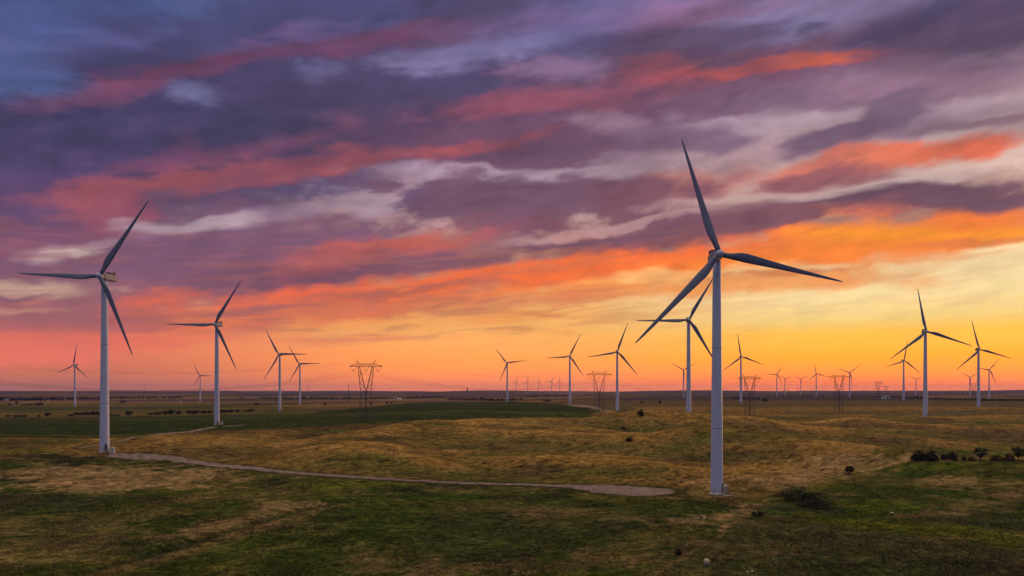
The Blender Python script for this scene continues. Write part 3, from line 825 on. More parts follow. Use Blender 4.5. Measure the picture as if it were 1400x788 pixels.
# ------------------------------------------------------------------ tufts of grass and weeds on the near land
def grass_mat():
    m = bpy.data.materials.new("grass_blades"); m.use_nodes = True
    t = NT(m.node_tree)
    out = t.node("ShaderNodeOutputMaterial"); b = t.node("ShaderNodeBsdfPrincipled")
    a = t.node("ShaderNodeAttribute", attribute_name="blade")
    t.put(b.inputs["Base Color"], a.outputs["Color"])
    geo = t.node("ShaderNodeNewGeometry")
    t.put(b.inputs["Normal"], t.vmath("NORMALIZE", t.vmath("ADD", t.vmath("SCALE", geo.outputs["Normal"], scale=.35), (0, 0, 1))))
    b.inputs["Roughness"].default_value = .9; b.inputs["Specular IOR Level"].default_value = .1
    t.l.new(b.outputs[0], out.inputs[0])
    return m
def build_grass(N=150000):
    u = RNG.uniform(-120, 1520, N); v = RNG.uniform(0, 1, N)
    D = 118 * (420 / 118) ** (v ** 1.15)
    X = (u - 700) / F * D; Y = D
    X = X + RNG.normal(0, 1, N); Y = Y + RNG.normal(0, 2, N)
    dens = fbm(X / 14, Y / 14, 201, 3) + .5 * fbm(X / 4, Y / 4, 202, 2)
    keep = (dens > RNG.uniform(-.75, .35, N)) & (road_near(X, Y) > .45)
    X, Y, dens = X[keep], Y[keep], dens[keep]; n = len(X)
    Z = H(X, Y, True)
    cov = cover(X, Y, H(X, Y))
    hgt = RNG.uniform(.14, .36, n) * (1 + .7 * np.clip(dens, 0, 1)); rad = RNG.uniform(.25, .7, n)
    K = 6
    th = RNG.uniform(0, 2 * PI, (n, K)); lean = RNG.uniform(.3, 1.0, (n, K)); hh = hgt[:, None] * RNG.uniform(.6, 1.1, (n, K))
    rr = rad[:, None] * RNG.uniform(.1, .7, (n, K))
    bx = X[:, None] + rr * np.cos(th); by = Y[:, None] + rr * np.sin(th)
    wv = RNG.uniform(.07, .16, (n, K)); pa = RNG.uniform(0, PI, (n, K))
    ax, ay = np.cos(pa) * wv, np.sin(pa) * wv
    base1 = np.stack([bx - ax, by - ay, np.broadcast_to(Z[:, None] - .12, bx.shape)], -1)
    base2 = np.stack([bx + ax, by + ay, np.broadcast_to(Z[:, None] - .12, bx.shape)], -1)
    tip = np.stack([bx + lean * rad[:, None] * .7 * np.cos(th), by + lean * rad[:, None] * .7 * np.sin(th), Z[:, None] + hh], -1)
    V = np.stack([base1, base2, tip], 2).reshape(-1, 3)
    cc = cov * RNG.uniform(.7, 1.35, (n, 1))
    straw = (RNG.uniform(0, 1, n) < .16)[:, None]
    cc = np.where(straw, .5 * cc + .5 * np.array((.30, .19, .08)) * RNG.uniform(.5, 1, (n, 1)), cc)
    C = np.repeat(cc, K * 3, 0)
    nf = n * K
    me = bpy.data.meshes.new("grass")
    me.vertices.add(len(V)); me.vertices.foreach_set("co", V.astype(np.float32).ravel())
    me.loops.add(nf * 3); me.loops.foreach_set("vertex_index", np.arange(nf * 3, dtype=np.int32))
    me.polygons.add(nf); me.polygons.foreach_set("loop_start", (np.arange(nf) * 3).astype(np.int32))
    me.update(calc_edges=True)
    a = me.color_attributes.new("blade", "FLOAT_COLOR", "POINT")
    a.data.foreach_set("color", np.concatenate([np.clip(C, .006, .5), np.ones((len(C), 1))], 1).astype(np.float32).ravel())
    me.materials.append(grass_mat())
    o = bpy.data.objects.new("grass", me); COL.objects.link(o)
    tag(o, "rough tufts of green and straw grass on the near slopes", "grass", kind="stuff")
build_grass()

# ------------------------------------------------------------------ materials for the things
PAINT = material("turbine_paint", (.50, .56, .71), rough=.45, var=.05, scale=.35, spec=.4)
def tower_mat():
    m = bpy.data.materials.new("tower_paint"); m.use_nodes = True
    t = NT(m.node_tree); out = t.node("ShaderNodeOutputMaterial"); b = t.node("ShaderNodeBsdfPrincipled")
    tc = t.node("ShaderNodeTexCoord"); O = tc.outputs["Object"]
    sp = t.node("ShaderNodeSeparateXYZ"); t.l.new(O, sp.inputs[0]); z = sp.outputs[2]
    streak = t.noise(t.mapping(O, scale=(.28, .28, 9)), 1.0, 5, .65).outputs[0]
    patch = t.noise(t.mapping(O, scale=(1.5, 1.5, 2.5)), 1.0, 4, .6).outputs[0]
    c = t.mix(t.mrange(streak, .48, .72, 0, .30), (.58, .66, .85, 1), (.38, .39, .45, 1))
    c = t.mix(t.mrange(patch, .5, .75, 0, .14), c, (.30, .27, .26, 1))
    seam = t.math("MINIMUM", t.math("ABSOLUTE", t.math("SUBTRACT", z, 22.08)), t.math("ABSOLUTE", t.math("SUBTRACT", z, 49.08)))
    c = t.mix(t.mrange(seam, .30, .12, 0, .55), c, (.20, .20, .23, 1))
    splash = t.math("MULTIPLY", t.mrange(z, 3.2, .2, 0, .55), t.mrange(streak, .3, .6, .4, 1))
    c = t.mix(splash, c, (.26, .21, .17, 1))
    t.put(b.inputs["Base Color"], c); b.inputs["Roughness"].default_value = .45; b.inputs["Specular IOR Level"].default_value = .4
    t.l.new(b.outputs[0], out.inputs[0]); return m
TOWER = tower_mat()
NACP = material("nacelle_paint", (.34, .33, .34), rough=.55, var=.08, scale=.5)
BLADE = material("blade_backlit_tone", (.17, .20, .30), rough=.5, var=.05, scale=.3, spec=.3)  # pale blades darkened in the paint to stand in for backlighting
PAINT_D = material("dark_panel", (.09, .075, .07), rough=.6, var=.2, scale=1.0)
STEEL = material("galvanised_steel", (.10, .09, .09), rough=.6, var=.15, scale=.8, metal=.0)
CABLE = material("aluminium_cable", (.10, .085, .08), rough=.6, var=.1)
GLASSI = material("insulator_glass", (.20, .16, .14), rough=.4, var=.1)
CREAM = material("cabinet_paint", (.62, .60, .54), rough=.5, var=.06, scale=1.5)
CONC = material("concrete", (.42, .40, .37), rough=.9, var=.15, scale=2.0)
BARK = material("bark", (.055, .042, .032), rough=.9, var=.25, scale=4.0)
WALLW = material("white_boards", (.70, .68, .66), rough=.7, var=.08, scale=.6)
ROOF = material("dark_roof", (.14, .12, .12), rough=.7, var=.15, scale=.5)
GALV = material("grain_bin_metal", (.22, .20, .20), rough=.5, var=.1, scale=.3)
STONE = material("pale_stone", (.46, .36, .30), rough=.95, var=.25, scale=2.5, bump=.6)
def leaf_mat(name, rgb):
    m = bpy.data.materials.new(name); m.use_nodes = True
    t = NT(m.node_tree)
    out = t.node("ShaderNodeOutputMaterial"); b = t.node("ShaderNodeBsdfPrincipled")
    tc = t.node("ShaderNodeTexCoord")
    n = t.noise(tc.outputs["Object"], .9, 4, .6).outputs[0]
    c = t.mix(t.mrange(n, .3, .7), tuple(v * .55 for v in rgb) + (1,), tuple(v * 1.35 for v in rgb) + (1,))
    t.put(b.inputs["Base Color"], c); b.inputs["Roughness"].default_value = .9; b.inputs["Specular IOR Level"].default_value = .1
    t.l.new(b.outputs[0], out.inputs[0]); return m
LEAF = leaf_mat("dark_leaves", (.030, .034, .016)); LEAF_B = leaf_mat("brown_leaves", (.060, .042, .024)); LEAF_F = leaf_mat("far_leaves", (.030, .034, .022))

# ------------------------------------------------------------------ wind turbine
BLADE_R = 41.3
def blade_mesh():
    mb = MB(); n = 16
    st = [(0.9, 1.9, 1.0, 0), (2.2, 1.85, .98, 4), (3.6, 1.95, .85, 9), (5.2, 2.45, .58, 13), (7.2, 2.95, .38, 13), (9.2, 3.05, .30, 11), (12, 2.80, .26, 9), (16, 2.40, .23, 6.5),
          (21, 1.95, .21, 4.5), (26, 1.58, .19, 3), (31, 1.22, .18, 2), (35.5, .92, .17, 1.2), (38.6, .68, .16, .6), (40.7, .42, .16, .2), (BLADE_R, .10, .2, 0)]
    vs = []
    for z, ch, th, tw in st:
        a = math.radians(tw + 5)
        bend = -.3 * (z / BLADE_R) ** 2
        blend = min(1, max(0, (z - 2.0) / 5.0))
        for k in range(n):
            q = 2 * PI * k / n
            x = math.cos(q) * ch / 2; y = math.sin(q) * ch * th / 2 * (1.0 if blend == 0 else (1 - .35 * blend * (1 - math.cos(q)) / 2))
            x -= blend * ch * .20                     # pitch axis nearer the leading edge (+x)
            vs.append((x * math.cos(a) - y * math.sin(a), x * math.sin(a) + y * math.cos(a) + bend, z))
    fs = []
    m = len(st)
    for i in range(m - 1):
        for k in range(n):
            k2 = (k + 1) % n
            fs.append((i * n + k, i * n + k2, (i + 1) * n + k2, (i + 1) * n + k))
    fs.append(tuple(range(n))[::-1]); fs.append(tuple(range((m - 1) * n, m * n)))
    mb.add(vs, fs); return mb
def lathe(mb, prof, n=32, axis="z"):
    vs = []
    for r, h in prof:
        for k in range(n):
            q = 2 * PI * k / n
            vs.append((r * math.cos(q), r * math.sin(q), h) if axis == "z" else (r * math.cos(q), h, r * math.sin(q)))
    fs = []
    for i in range(len(prof) - 1):
        for k in range(n):
            k2 = (k + 1) % n
            f = (i * n + k, i * n + k2, (i + 1) * n + k2, (i + 1) * n + k)
            fs.append(f if axis == "z" else f[::-1])
    e = tuple(range(n)); e2 = tuple(range((len(prof) - 1) * n, len(prof) * n))
    fs.append(e[::-1] if axis == "z" else e); fs.append(e2 if axis == "z" else e2[::-1])
    mb.add(vs, fs)
def make_turbine():
    root = empty("wind_turbine", (0, 0, 0))
    tw = MB()
    fd = MB(); lathe(fd, [(2.75, -3.0), (2.75, .16), (2.6, .22), (1.9, .24)], 32); fd.build('foundation', CONC, root)
    prof = [(2.22, -2.0), (2.22, .30), (2.06, .36)]
    R = lambda h: 2.06 - (2.06 - 1.30) * (h / 78.2) ** 1.05
    for h in (.4, 4, 12, 21.7, 21.96, 22.0, 22.16, 22.20, 22.46, 34, 48.7, 48.96, 49.0, 49.16, 49.20, 49.46, 62, 74, 78.2):
        prof.append((R(h) + (.03 if h in (22.0, 22.16, 49.0, 49.16) else 0), h))
    lathe(tw, prof, 40)
    tower = tw.build("tower", TOWER, root, smooth=True)
    d = MB(); a0 = math.radians(-38)
    vs = []; 
    for rr in (2.0, 2.13):
        for z in (1.3, 3.5):
            for k in range(5):
                q = a0 + (k - 2) * .115
                vs.append((rr * math.cos(q), rr * math.sin(q), z))
    fs = []
    for k in range(4):
        fs += [(10 + k, 11 + k, 16 + k, 15 + k), (k + 1, k, 5 + k, 6 + k), (5 + k, 15 + k, 16 + k, 6 + k)[::-1], (k, k + 1, 11 + k, 10 + k)[::-1]]
    fs += [(0, 10, 15, 5), (4, 9, 19, 14)]
    d.add(vs, fs); d.build("door", PAINT_D, tower)
    s = MB(); ux, uy = math.cos(a0), math.sin(a0)
    P = lambda r, t, z: (ux * r - uy * t, uy * r + ux * t, z)
    s.box(P(2.9, 0, 1.15), (1.5, 1.5, .10), a0)
    for i in range(5):
        s.box(P(3.9 + .28 * i, 0, .95 - .22 * i), (.26, 1.1, .05), a0)
    for t_ in (-.6, .6):
        s.tube([P(2.3, t_, 2.15), P(3.7, t_, 2.15), P(5.2, t_, 1.0)], .035, 5)
        for r_, z0, z1 in ((2.35, 0, 2.15), (3.6, 0, 2.15), (5.1, -.1, 1.05)):
            s.tube([P(r_, t_, z0), P(r_, t_, z1)], .04, 5)
    s.build("entry_steps", PAINT_D, tower)
    # nacelle
    nb = MB(); n = 24; vs = []
    secs = [(-1.9, 1.30, 1.30, 0), (-1.5, 1.45, 1.42, 0), (-.6, 1.55, 1.52, .03), (2.5, 1.58, 1.56, .03), (5.2, 1.55, 1.46, 0), (6.6, 1.42, 1.25, -.08), (7.2, 1.15, .95, -.18)]
    for y, hx, hz, dz in secs:
        for k in range(n):
            q = 2 * PI * k / n; e = .38
            cx, sx = math.cos(q), math.sin(q)
            vs.append((hx * math.copysign(abs(cx) ** e, cx), y, 80.05 + dz + hz * math.copysign(abs(sx) ** e, sx)))
    fs = [(i * n + k, (i + 1) * n + k, (i + 1) * n + (k + 1) % n, i * n + (k + 1) % n) for i in range(len(secs) - 1) for k in range(n)]
    fs += [tuple(range(n)), tuple(range((len(secs) - 1) * n, len(secs) * n))[::-1]]
    nb.add(vs, fs)
    nac = nb.build("nacelle", NACP, root)
    c = MB(); c.box((0, 3.9, 82.0), (2.4, 3.6, .95)); c.box((0, 5.4, 82.2), (2.6, .5, 1.1)); c.build("cooler", PAINT_D, nac)
    w = MB(); w.tube([(.7, 6.3, 81.0), (.7, 6.3, 83.4)], .05, 6); w.tube([(-.1, 6.3, 83.1), (1.2, 6.3, 83.1)], .04, 5)
    w.box((-.1, 6.3, 83.3), (.25, .25, .3)); w.box((1.2, 6.3, 83.3), (.3, .12, .3)); w.build("wind_sensor", PAINT_D, nac)
    # hub with its three blades
    h = MB(); lathe(h, [(1.28, 1.35), (1.42, 1.0), (1.45, 0), (1.36, -.7), (1.05, -1.25), (.6, -1.6), (.08, -1.72)], 32, "y")
    hub = h.build("hub", PAINT, root, smooth=True, loc=(0, -3.25, 80.0))
    b0 = blade_mesh().build("blade", BLADE, hub, smooth=True)
    for k in (1, 2):
        b = b0.copy(); COL.objects.link(b); b.parent = hub; b.rotation_euler = (0, 2 * PI * k / 3, 0)
    return root
turbine = make_turbine()
YAW = 8.0
SPOT = []
for i, t in enumerate(TURB):
    D = tD(t)
    x = (t[1][0] - 700) / F * D
    o = turbine if i == 0 else copy_tree(turbine)
    z = gz(x, D)
    o.location = (x, D, z)
    yaw = (1, 8, 8)[i] if i < 3 else YAW + random.uniform(-6, 6)
    o.rotation_euler = (0, 0, -math.radians(yaw))
    for ch in o.children:
        if ch.name.startswith("hub"):
            ch.rotation_mode = "YXZ"; ch.rotation_euler = (math.radians(-5), math.radians(t[2] + (1.5 if i == 0 else 1 if i == 1 else 0)), 0)
    tag(o, t[4], "wind turbine", "wind turbines across the prairie")
    SPOT.append((x, D, z))

# ------------------------------------------------------------------ transformer cabinets at the tower feet
def make_cabinet():
    root = empty("transformer_cabinet", (0, 0, 0))
    b = MB(); b.box((0, 0, 1.05), (2.0, 1.7, 1.9)); b.build("housing", CREAM, root)
    b = MB(); b.box((0, 0, 2.06), (2.25, 1.95, .12)); b.box((0, 0, 2.17), (1.7, 1.4, .10)); b.build("lid", CREAM, root)
    for s in (-1, 1):
        b = MB(); b.box((s * .48, -.875, 1.08), (.9, .05, 1.6)); dd = b.build("door_panel", CREAM, root)
        h = MB(); h.box((s * .12, -.92, 1.1), (.05, .05, .3)); h.build("handle", PAINT_D, dd)
    b = MB(); b.box((0, 0, -.05), (2.6, 2.3, .3)); b.build("plinth", CONC, root)
    return root
cab = make_cabinet()
for i, (k, px, dd, lab) in enumerate([(0, 990.5, 2.0, "pale transformer cabinet at the foot of the largest turbine"),
                                  (1, 154.3, -3.0, "cream transformer cabinet beside the big left turbine's foot"),
                                  (2, 303, -3.0, "pale cabinet at the foot of the turbine by the dark hedge"),
                                  (10, 947.6, -3.0, "tiny pale cabinet at the foot of the turbine behind the largest one")]):
    o = cab if i == 0 else copy_tree(cab)
    D = SPOT[k][1] + dd
    p = on_ground(px, D); o.location = (p[0], p[1], p[2] + .12)
    o.rotation_euler = (0, 0, math.radians(-14 if i == 0 else 8))
    if i == 0: o.scale = (.8, .8, 1.05)
    if i == 1: o.scale = (.75, .8, 1.2)
    tag(o, lab, "transformer", "cabinets at the turbine feet")
s = MB(); s.box((0, 0, 0), (3.2, 1.2, .25)); s = s.build("concrete_slab", CONC)
p = ground_at(995, 678.5); s.location = (p[0], p[1], p[2] + .15)
tag(s, "small pale concrete slab in the grass right of the largest turbine's foot", "slab")

# ------------------------------------------------------------------ pylons and cables
def make_pylon():
    root = empty("transmission_pylon", (0, 0, 0))
    rm, rb = .17, .085
    L = MB()
    def legw(z): return 4.7 + (3.9 - 4.7) * z / 22.8, 2.6 + (1.6 - 2.6) * z / 22.8
    zs = [0, 6.5, 12.5, 18, 22.8]
    for sx in (-1, 1):
        for sy in (-1, 1):
            L.tube([(sx * legw(z)[0], sy * legw(z)[1], z if z else -1.5) for z in zs], rm * .55, 4)
    for i in range(4):
        z0, z1 = zs[i], zs[i + 1]
        (a0, b0), (a1, b1) = legw(z0), legw(z1)
        for sy in (-1, 1):
            L.tube([(-a0, sy * b0, z0), (0, sy * b1, z1)], rb, 4); L.tube([(a0, sy * b0, z0), (0, sy * b1, z1)], rb, 4)
            L.tube([(-a1, sy * b1, z1), (a1, sy * b1, z1)], rb, 4)
        for sx in (-1, 1):
            L.tube([(sx * a0, -b0, z0), (sx * a1, b1, z1)], rb, 4); L.tube([(sx * a0, b0, z0), (sx * a1, -b1, z1)], rb, 4)
    for sx in (-1, 1):
        for sy in (-1, 1):
            L.tube([(sx * .38, sy * .38, -1.0), (sx * .38, sy * .38, 23.6)], .14, 4)
    for i in range(18):
        z = i * 1.3; s_ = 1 if i % 2 else -1
        L.tube([(-.38 * s_, -.38, z), (.38 * s_, -.38, z + 1.3)], .07, 4); L.tube([(-.38 * s_, .38, z), (.38 * s_, .38, z + 1.3)], .07, 4)
    L.build("lattice_base", STEEL, root)
    for sx in (-1, 1):
        A = MB()
        zt = 40.8
        inn = lambda z: sx * (0.25 + (4.4 - .25) * ((z - 23.4) / (zt - 23.4)) ** .9)
        out = lambda z: sx * (3.9 + (5.6 - 3.9) * ((z - 22.8) / (zt - 22.8)))
        dy = lambda z: 1.6 + (.8 - 1.6) * ((z - 22.8) / (zt - 22.8))
        hz = np.linspace(23.4, zt, 8)
        for sy in (-1, 1):
            A.tube([(inn(z), sy * dy(z), z) for z in hz], rm, 4)
            A.tube([(out(z), sy * dy(z), z) for z in hz], rm * .8, 4)
            for i in range(7):
                a, b = (inn, out) if i % 2 else (out, inn)
                A.tube([(a(hz[i]), sy * dy(hz[i]), hz[i]), (b(hz[i + 1]), sy * dy(hz[i + 1]), hz[i + 1])], rb, 4)
        A.tube([(out(zt), 0, zt + 1.6), (sx * 6.8, 0, 45.0)], .16, 4); A.tube([(inn(zt), 0, zt + 1.6), (sx * 6.8, 0, 45.0)], .12, 4)
        A.build("upper_arm", STEEL, root)
    B = MB()
    for sy in (-1, 1):
        B.tube([(-11.8, sy * .15, 40.8), (-5.6, sy * .8, 40.8), (5.6, sy * .8, 40.8), (11.8, sy * .15, 40.8)], rm, 4)
        B.tube([(-11.8, sy * .15, 40.9), (-5.6, sy * .7, 42.5), (5.6, sy * .7, 42.5), (11.8, sy * .15, 40.9)], rm * .9, 4)
        xs = np.linspace(-5.6, 5.6, 11)
        for i in range(10):
            z0, z1 = (40.8, 42.5) if i % 2 else (42.5, 40.8)
            B.tube([(xs[i], sy * .75, z0), (xs[i + 1], sy * .75, z1)], rb, 4)
        for s_ in (-1, 1):
            for q in (7.2, 8.8, 10.2):
                B.tube([(s_ * q, sy * .6, 40.8), (s_ * (q - .9), sy * .6, 42.5 - (q - 6.5) * .3)], rb, 4)
    B.build("cross_arm", STEEL, root)
    for x in (-8.7, 0, 8.7):
        I = MB()
        for s_ in (-1, 1):
            I.tube([(x + s_ * 2.4, 0, 40.7), (x + s_ * .15, 0, 37.4)], .13, 5)
        I.box((x, 0, 37.2), (.9, .3, .3))
        I.build("insulator", GLASSI, root)
    return root
pyl = make_pylon()
PLAB = ["nearest transmission pylon, standing alone left of centre before the green field", "second nearest pylon, between two turbines right of centre",
        "third pylon, partly hidden behind a turbine right of the largest one", "fourth hazy pylon, close on the left of a Y-bladed small turbine",
        "small far pylon left of the tall right-hand turbine", "tiny farthest pylon just right of the small far one", "small far pylon half behind the far-right turbine's tower"]
PP = []
for i, (px, py, D) in enumerate(PYL):
    o = pyl if i == 0 else copy_tree(pyl)
    p = on_ground(px, D); 
    if i == 1: p[2] -= 1.0
    o.location = p
    o.rotation_euler = (0, 0, math.radians([6, -4, -6, -10, -12, -14, -14][i]))
    tag(o, PLAB[i], "pylon", "pylons of the power line")
    PP.append((p, o.rotation_euler[2]))
p0 = np.array((-345.0, 430.0, gz(-345.0, 430.0)))
line = [(p0, math.radians(12))] + PP[:6]
def attach(p, rz, x, z):
    return np.array((p[0] + x * math.cos(rz), p[1] + x * math.sin(rz), p[2] + z))
WLAB = ["left-hand conductor cable hanging under the pylon arms", "middle conductor cable slung from the pylon centres", "right-hand conductor cable hanging under the pylon arms",
        "thin left earth wire strung between the pylon peaks", "thin right earth wire strung between the pylon peaks"]
for k, (x, z, sg, r) in enumerate([(-8.7, 37.1, 1.0, .05), (0, 37.1, 1.0, .05), (8.7, 37.1, 1.0, .05), (-6.8, 45, .7, .03), (6.8, 45, .7, .03)]):
    mb = MB(); pts = []
    for i in range(len(line) - 1):
        a = attach(*line[i], x, z); b = attach(*line[i + 1], x, z)
        span = np.linalg.norm(b - a); sag = sg * (12.0 if span < 400 else 15.0)
        n = 24
        for j in range(n + (i == len(line) - 2)):
            u = j / n; q = a + (b - a) * u; q[2] -= 4 * sag * u * (1 - u); pts.append(q)
    mb.tube(pts, [r if q[1] < 900 else r * 1.3 for q in pts], 5)
    o = mb.build("power_cable", CABLE)
    tag(o, WLAB[k], "cable", "cables of the power line")

# ------------------------------------------------------------------ trees, bushes, scrub
def crown_mb(rx, rz, zc, clumps, per, leaf, flat=0.0, seed=0, cone=False):
    rg = np.random.default_rng(seed)
    V = []; Fs = []
    for c in range(clumps):
        if cone:
            h = rg.uniform(0, 1) ** .8; rad = rx * (1 - h) * rg.uniform(.4, 1.0); th = rg.uniform(0, 2 * PI)
            cc = np.array((rad * math.cos(th), rad * math.sin(th), zc - rz + 2 * rz * h)); cr = rx * .30 * (1.15 - h)
        else:
            d = rg.normal(size=3); d /= np.linalg.norm(d); q = rg.uniform(.25, 1.0) ** .6
            cc = np.array((d[0] * rx * q, d[1] * rx * q, zc + d[2] * rz * q * (1 if d[2] > 0 else .75))); cr = rx * rg.uniform(.22, .42)
        for k in range(per):
            d = rg.normal(size=3); d /= np.linalg.norm(d)
            p = cc + d * cr * rg.uniform(.5, 1.05) * np.array((1, 1, .8))
            nrm = d + rg.normal(size=3) * .6; nrm /= np.linalg.norm(nrm)
            a = np.cross(nrm, rg.normal(size=3)); a /= np.linalg.norm(a) + 1e-9; b = np.cross(nrm, a)
            s = leaf * rg.uniform(.6, 1.3)
            i = len(V)
            V += [p - a * s, p - b * s * .6, p + a * s, p + b * s * .6]; Fs.append((i, i + 1, i + 2, i + 3))
    return V, Fs
def make_tree(name, h, w, trunk_h, clumps, per, leaf, mat, seed, cone=False):
    root = empty(name, (0, 0, 0))
    t = MB()
    rg = random.Random(seed)
    trunk_z = max(trunk_h, .3)
    t.tube([(0, 0, -.6), (.03 * w, 0, trunk_z * .6), (0, .02 * w, h * .6)], [.06 * w, .045 * w, .02 * w], 7)
    for k in range(5):
        q = rg.uniform(0, 2 * PI); z0 = trunk_z * rg.uniform(.6, 1.2)
        t.tube([(0, 0, z0), (math.cos(q) * w * .2, math.sin(q) * w * .2, z0 + h * .2), (math.cos(q) * w * .36, math.sin(q) * w * .36, z0 + h * .34)], [.03 * w, .02 * w, .008 * w], 5)
    t.build("trunk", BARK, root)
    c = MB(); zc = (h + trunk_h) / 2
    V, Fs = crown_mb(w / 2, (h - trunk_h) / 2, zc, clumps, per, leaf, seed=seed, cone=cone)
    c.add(V, Fs); c.build("crown", mat, root)
    return root
def place(proto, px, py, h_px, w_px, label, cat, group, base_h, base_w, first, D=None, rz=None):
    o = proto if first else copy_tree(proto)
    p = ground_at(px, py) if D is None else on_ground(px, D)
    k = p[1] / F
    o.location = p
    sx = w_px * k / base_w; sz = h_px * k / base_h
    o.scale = (sx, sx, sz)
    o.rotation_euler = (0, 0, random.uniform(0, 6.28) if rz is None else rz)
    tag(o, label, cat, group)
    return o
# on the right-hand rise
bush = make_tree("bush", 5.0, 6.0, -1.4, 60, 34, .32, LEAF, 3)
G = "bushes along the right-hand rise"
used = {}
def put(proto, key, *a, **kw):
    r = place(proto, *a, first=key not in used, **kw); used[key] = 1; return r
bs = dict(base_h=5.0, base_w=6.0)
put(bush, "bush", 1256, 629.5, 13, 18, "dark round bush at the left end of the row on the right-hand rise", "bush", G, **bs)
put(bush, "bush", 1273, 630, 13.5, 18, "large dark bush second from the left of the row on the right-hand rise", "bush", G, **bs)
put(bush, "bush", 1290.5, 629.5, 8, 9, "small low bush between the two larger dark bush pairs on the right-hand rise", "bush", G, **bs)
put(bush, "bush", 1301.5, 630, 12, 14, "rounded dark bush just left of the tiny bush and the open-crowned tree", "bush", G, **bs)
put(bush, "bush", 1317.5, 630, 6.5, 6, "tiny dark bush just left of the open-crowned tree on the rise", "bush", G, **bs)
tree = make_tree("broadleaf_tree", 7.0, 6.6, 1.6, 34, 30, .30, LEAF, 8)
ts = dict(base_h=7.0, base_w=6.6)
put(tree, "tree", 1341, 630, 18, 17, "open-crowned dark tree standing right of the bush row on the rise", "tree", "trees on the right-hand rise", **ts)
put(tree, "tree", 1392.5, 630, 19, 16, "dark tree at the right edge on the rise", "tree", "trees on the right-hand rise", **ts)
bb = make_tree("brown_bush", 3.0, 6.0, -.7, 36, 26, .26, LEAF_B, 5)
bs2 = dict(base_h=3.0, base_w=6.0)
G2 = "low brown bushes on the right-hand rise"
put(bb, "bb", 1328, 630, 5, 11, "low brown bush touching the left of the open-crowned tree", "bush", G2, **bs2)
put(bb, "bb", 1362, 630, 8, 17, "low brown bush just right of the open-crowned tree", "bush", G2, **bs2)
put(bb, "bb", 1379, 630.5, 9, 16, "low brown bush just left of the tree at the right edge", "bush", G2, **bs2)
con = make_tree("round_shrub", 4.0, 2.6, .2, 60, 24, .18, LEAF, 12)
place(con, 1161, 648.5, 11.5, 11, "small dark pointed shrub alone on the tan grass slope", "shrub", None, 4.0, 2.6, True)
# scrub in the gully
sc = make_tree("scrub_bush", 2.0, 6.0, -.5, 34, 26, .22, LEAF, 15)
G3 = "scrub in the foreground gully"
ss = dict(base_h=2.0, base_w=6.0)
for px, py, h, w, lab in [(1090, 684, 11, 42, "wide dark scrub at the upper end of the foreground gully"), (1108, 693, 11, 40, "dark scrub in the middle of the foreground gully"), (1126, 697, 6, 30, "flat dark scrub at the lower right of the gully"),
                          (1035, 706, 7, 15, "small dark scrub right beside the tan bare patch"), (927.5, 760, 9, 9, "little dark scrub beside the faint path in the foreground")]:
    put(sc, "sc", px, py, h, w, lab, "scrub", G3, **ss)
# bushes on the middle slopes
G4 = "scattered bushes on the middle slopes"
for px, py, h, w, lab in [(876, 568.5, 8, 9, "dark bush on the field edge right of the second pylon"), (902, 552, 4.5, 4, "tiny bush alone in the brown field left of the tower"), (877.5, 551.5, 3, 3.5, "faint tiny bush above the dark field-edge bush"),
                          (860, 603.5, 5, 9, "dark bush in the fold between two golden crests"), (852, 586.5, 2.5, 8, "low dark bush on the second golden crest"),
                          (1046, 549, 4, 7, "tiny bush in the brown field right of the third pylon")]:
    put(bush, "bush", px, py, h, w, lab, "bush", G4, **bs)
# hedge and trees behind the green field, left
far_tree = make_tree("field_tree", 8.0, 8.0, 1.0, 26, 14, .75, LEAF_F, 21)
fs_ = dict(base_h=8.0, base_w=8.0)
G5 = "trees along the back edge of the green field"
HEDGE = [(11, 571, 4, 6), (20.5, 571, 3.5, 7), (27, 571, 3.5, 6), (33.5, 571, 4, 7), (53.5, 570.5, 3, 5), (65, 570.5, 6.5, 7), (97, 570, 4, 8), (106, 569, 5, 10), (114, 569, 5.5, 10), (121, 569, 6, 9), (128, 569, 7, 9), (135, 569, 5.5, 9),
         (152, 569.3, 3, 12), (160, 569.3, 2.5, 9), (176, 569.5, 8, 9), (207, 568.3, 4, 9), (216, 568.3, 5, 9), (226, 568, 6, 9), (233.5, 568, 8, 12), (244, 567.6, 6, 8), (259, 567, 6, 9), (267, 567, 6, 10), (278, 566.6, 5.5, 8), (286.5, 566.4, 5, 7),
         (303, 565.8, 6, 9), (310, 565.6, 5, 7), (316, 565.4, 6, 7), (324.5, 565, 5, 5.5), (337, 564.6, 4, 6), (343, 564.3, 5.5, 7)]
ORD = ["first", "second", "third", "fourth", "fifth", "sixth", "seventh", "eighth", "ninth", "tenth", "eleventh", "twelfth", "thirteenth", "fourteenth", "fifteenth", "sixteenth", "seventeenth", "eighteenth", "nineteenth", "twentieth",
       "twenty-first", "twenty-second", "twenty-third", "twenty-fourth", "twenty-fifth", "twenty-sixth", "twenty-seventh", "twenty-eighth", "twenty-ninth", "thirtieth", "thirty-first", "thirty-second"]
for i, (px, py, h, w) in enumerate(HEDGE):
    put(far_tree, "ft", px, py, h, w, f"{ORD[i]} dark tree from the left along the green field's back edge", "tree", G5, **fs_)
G6 = "small trees scattered over the far fields"
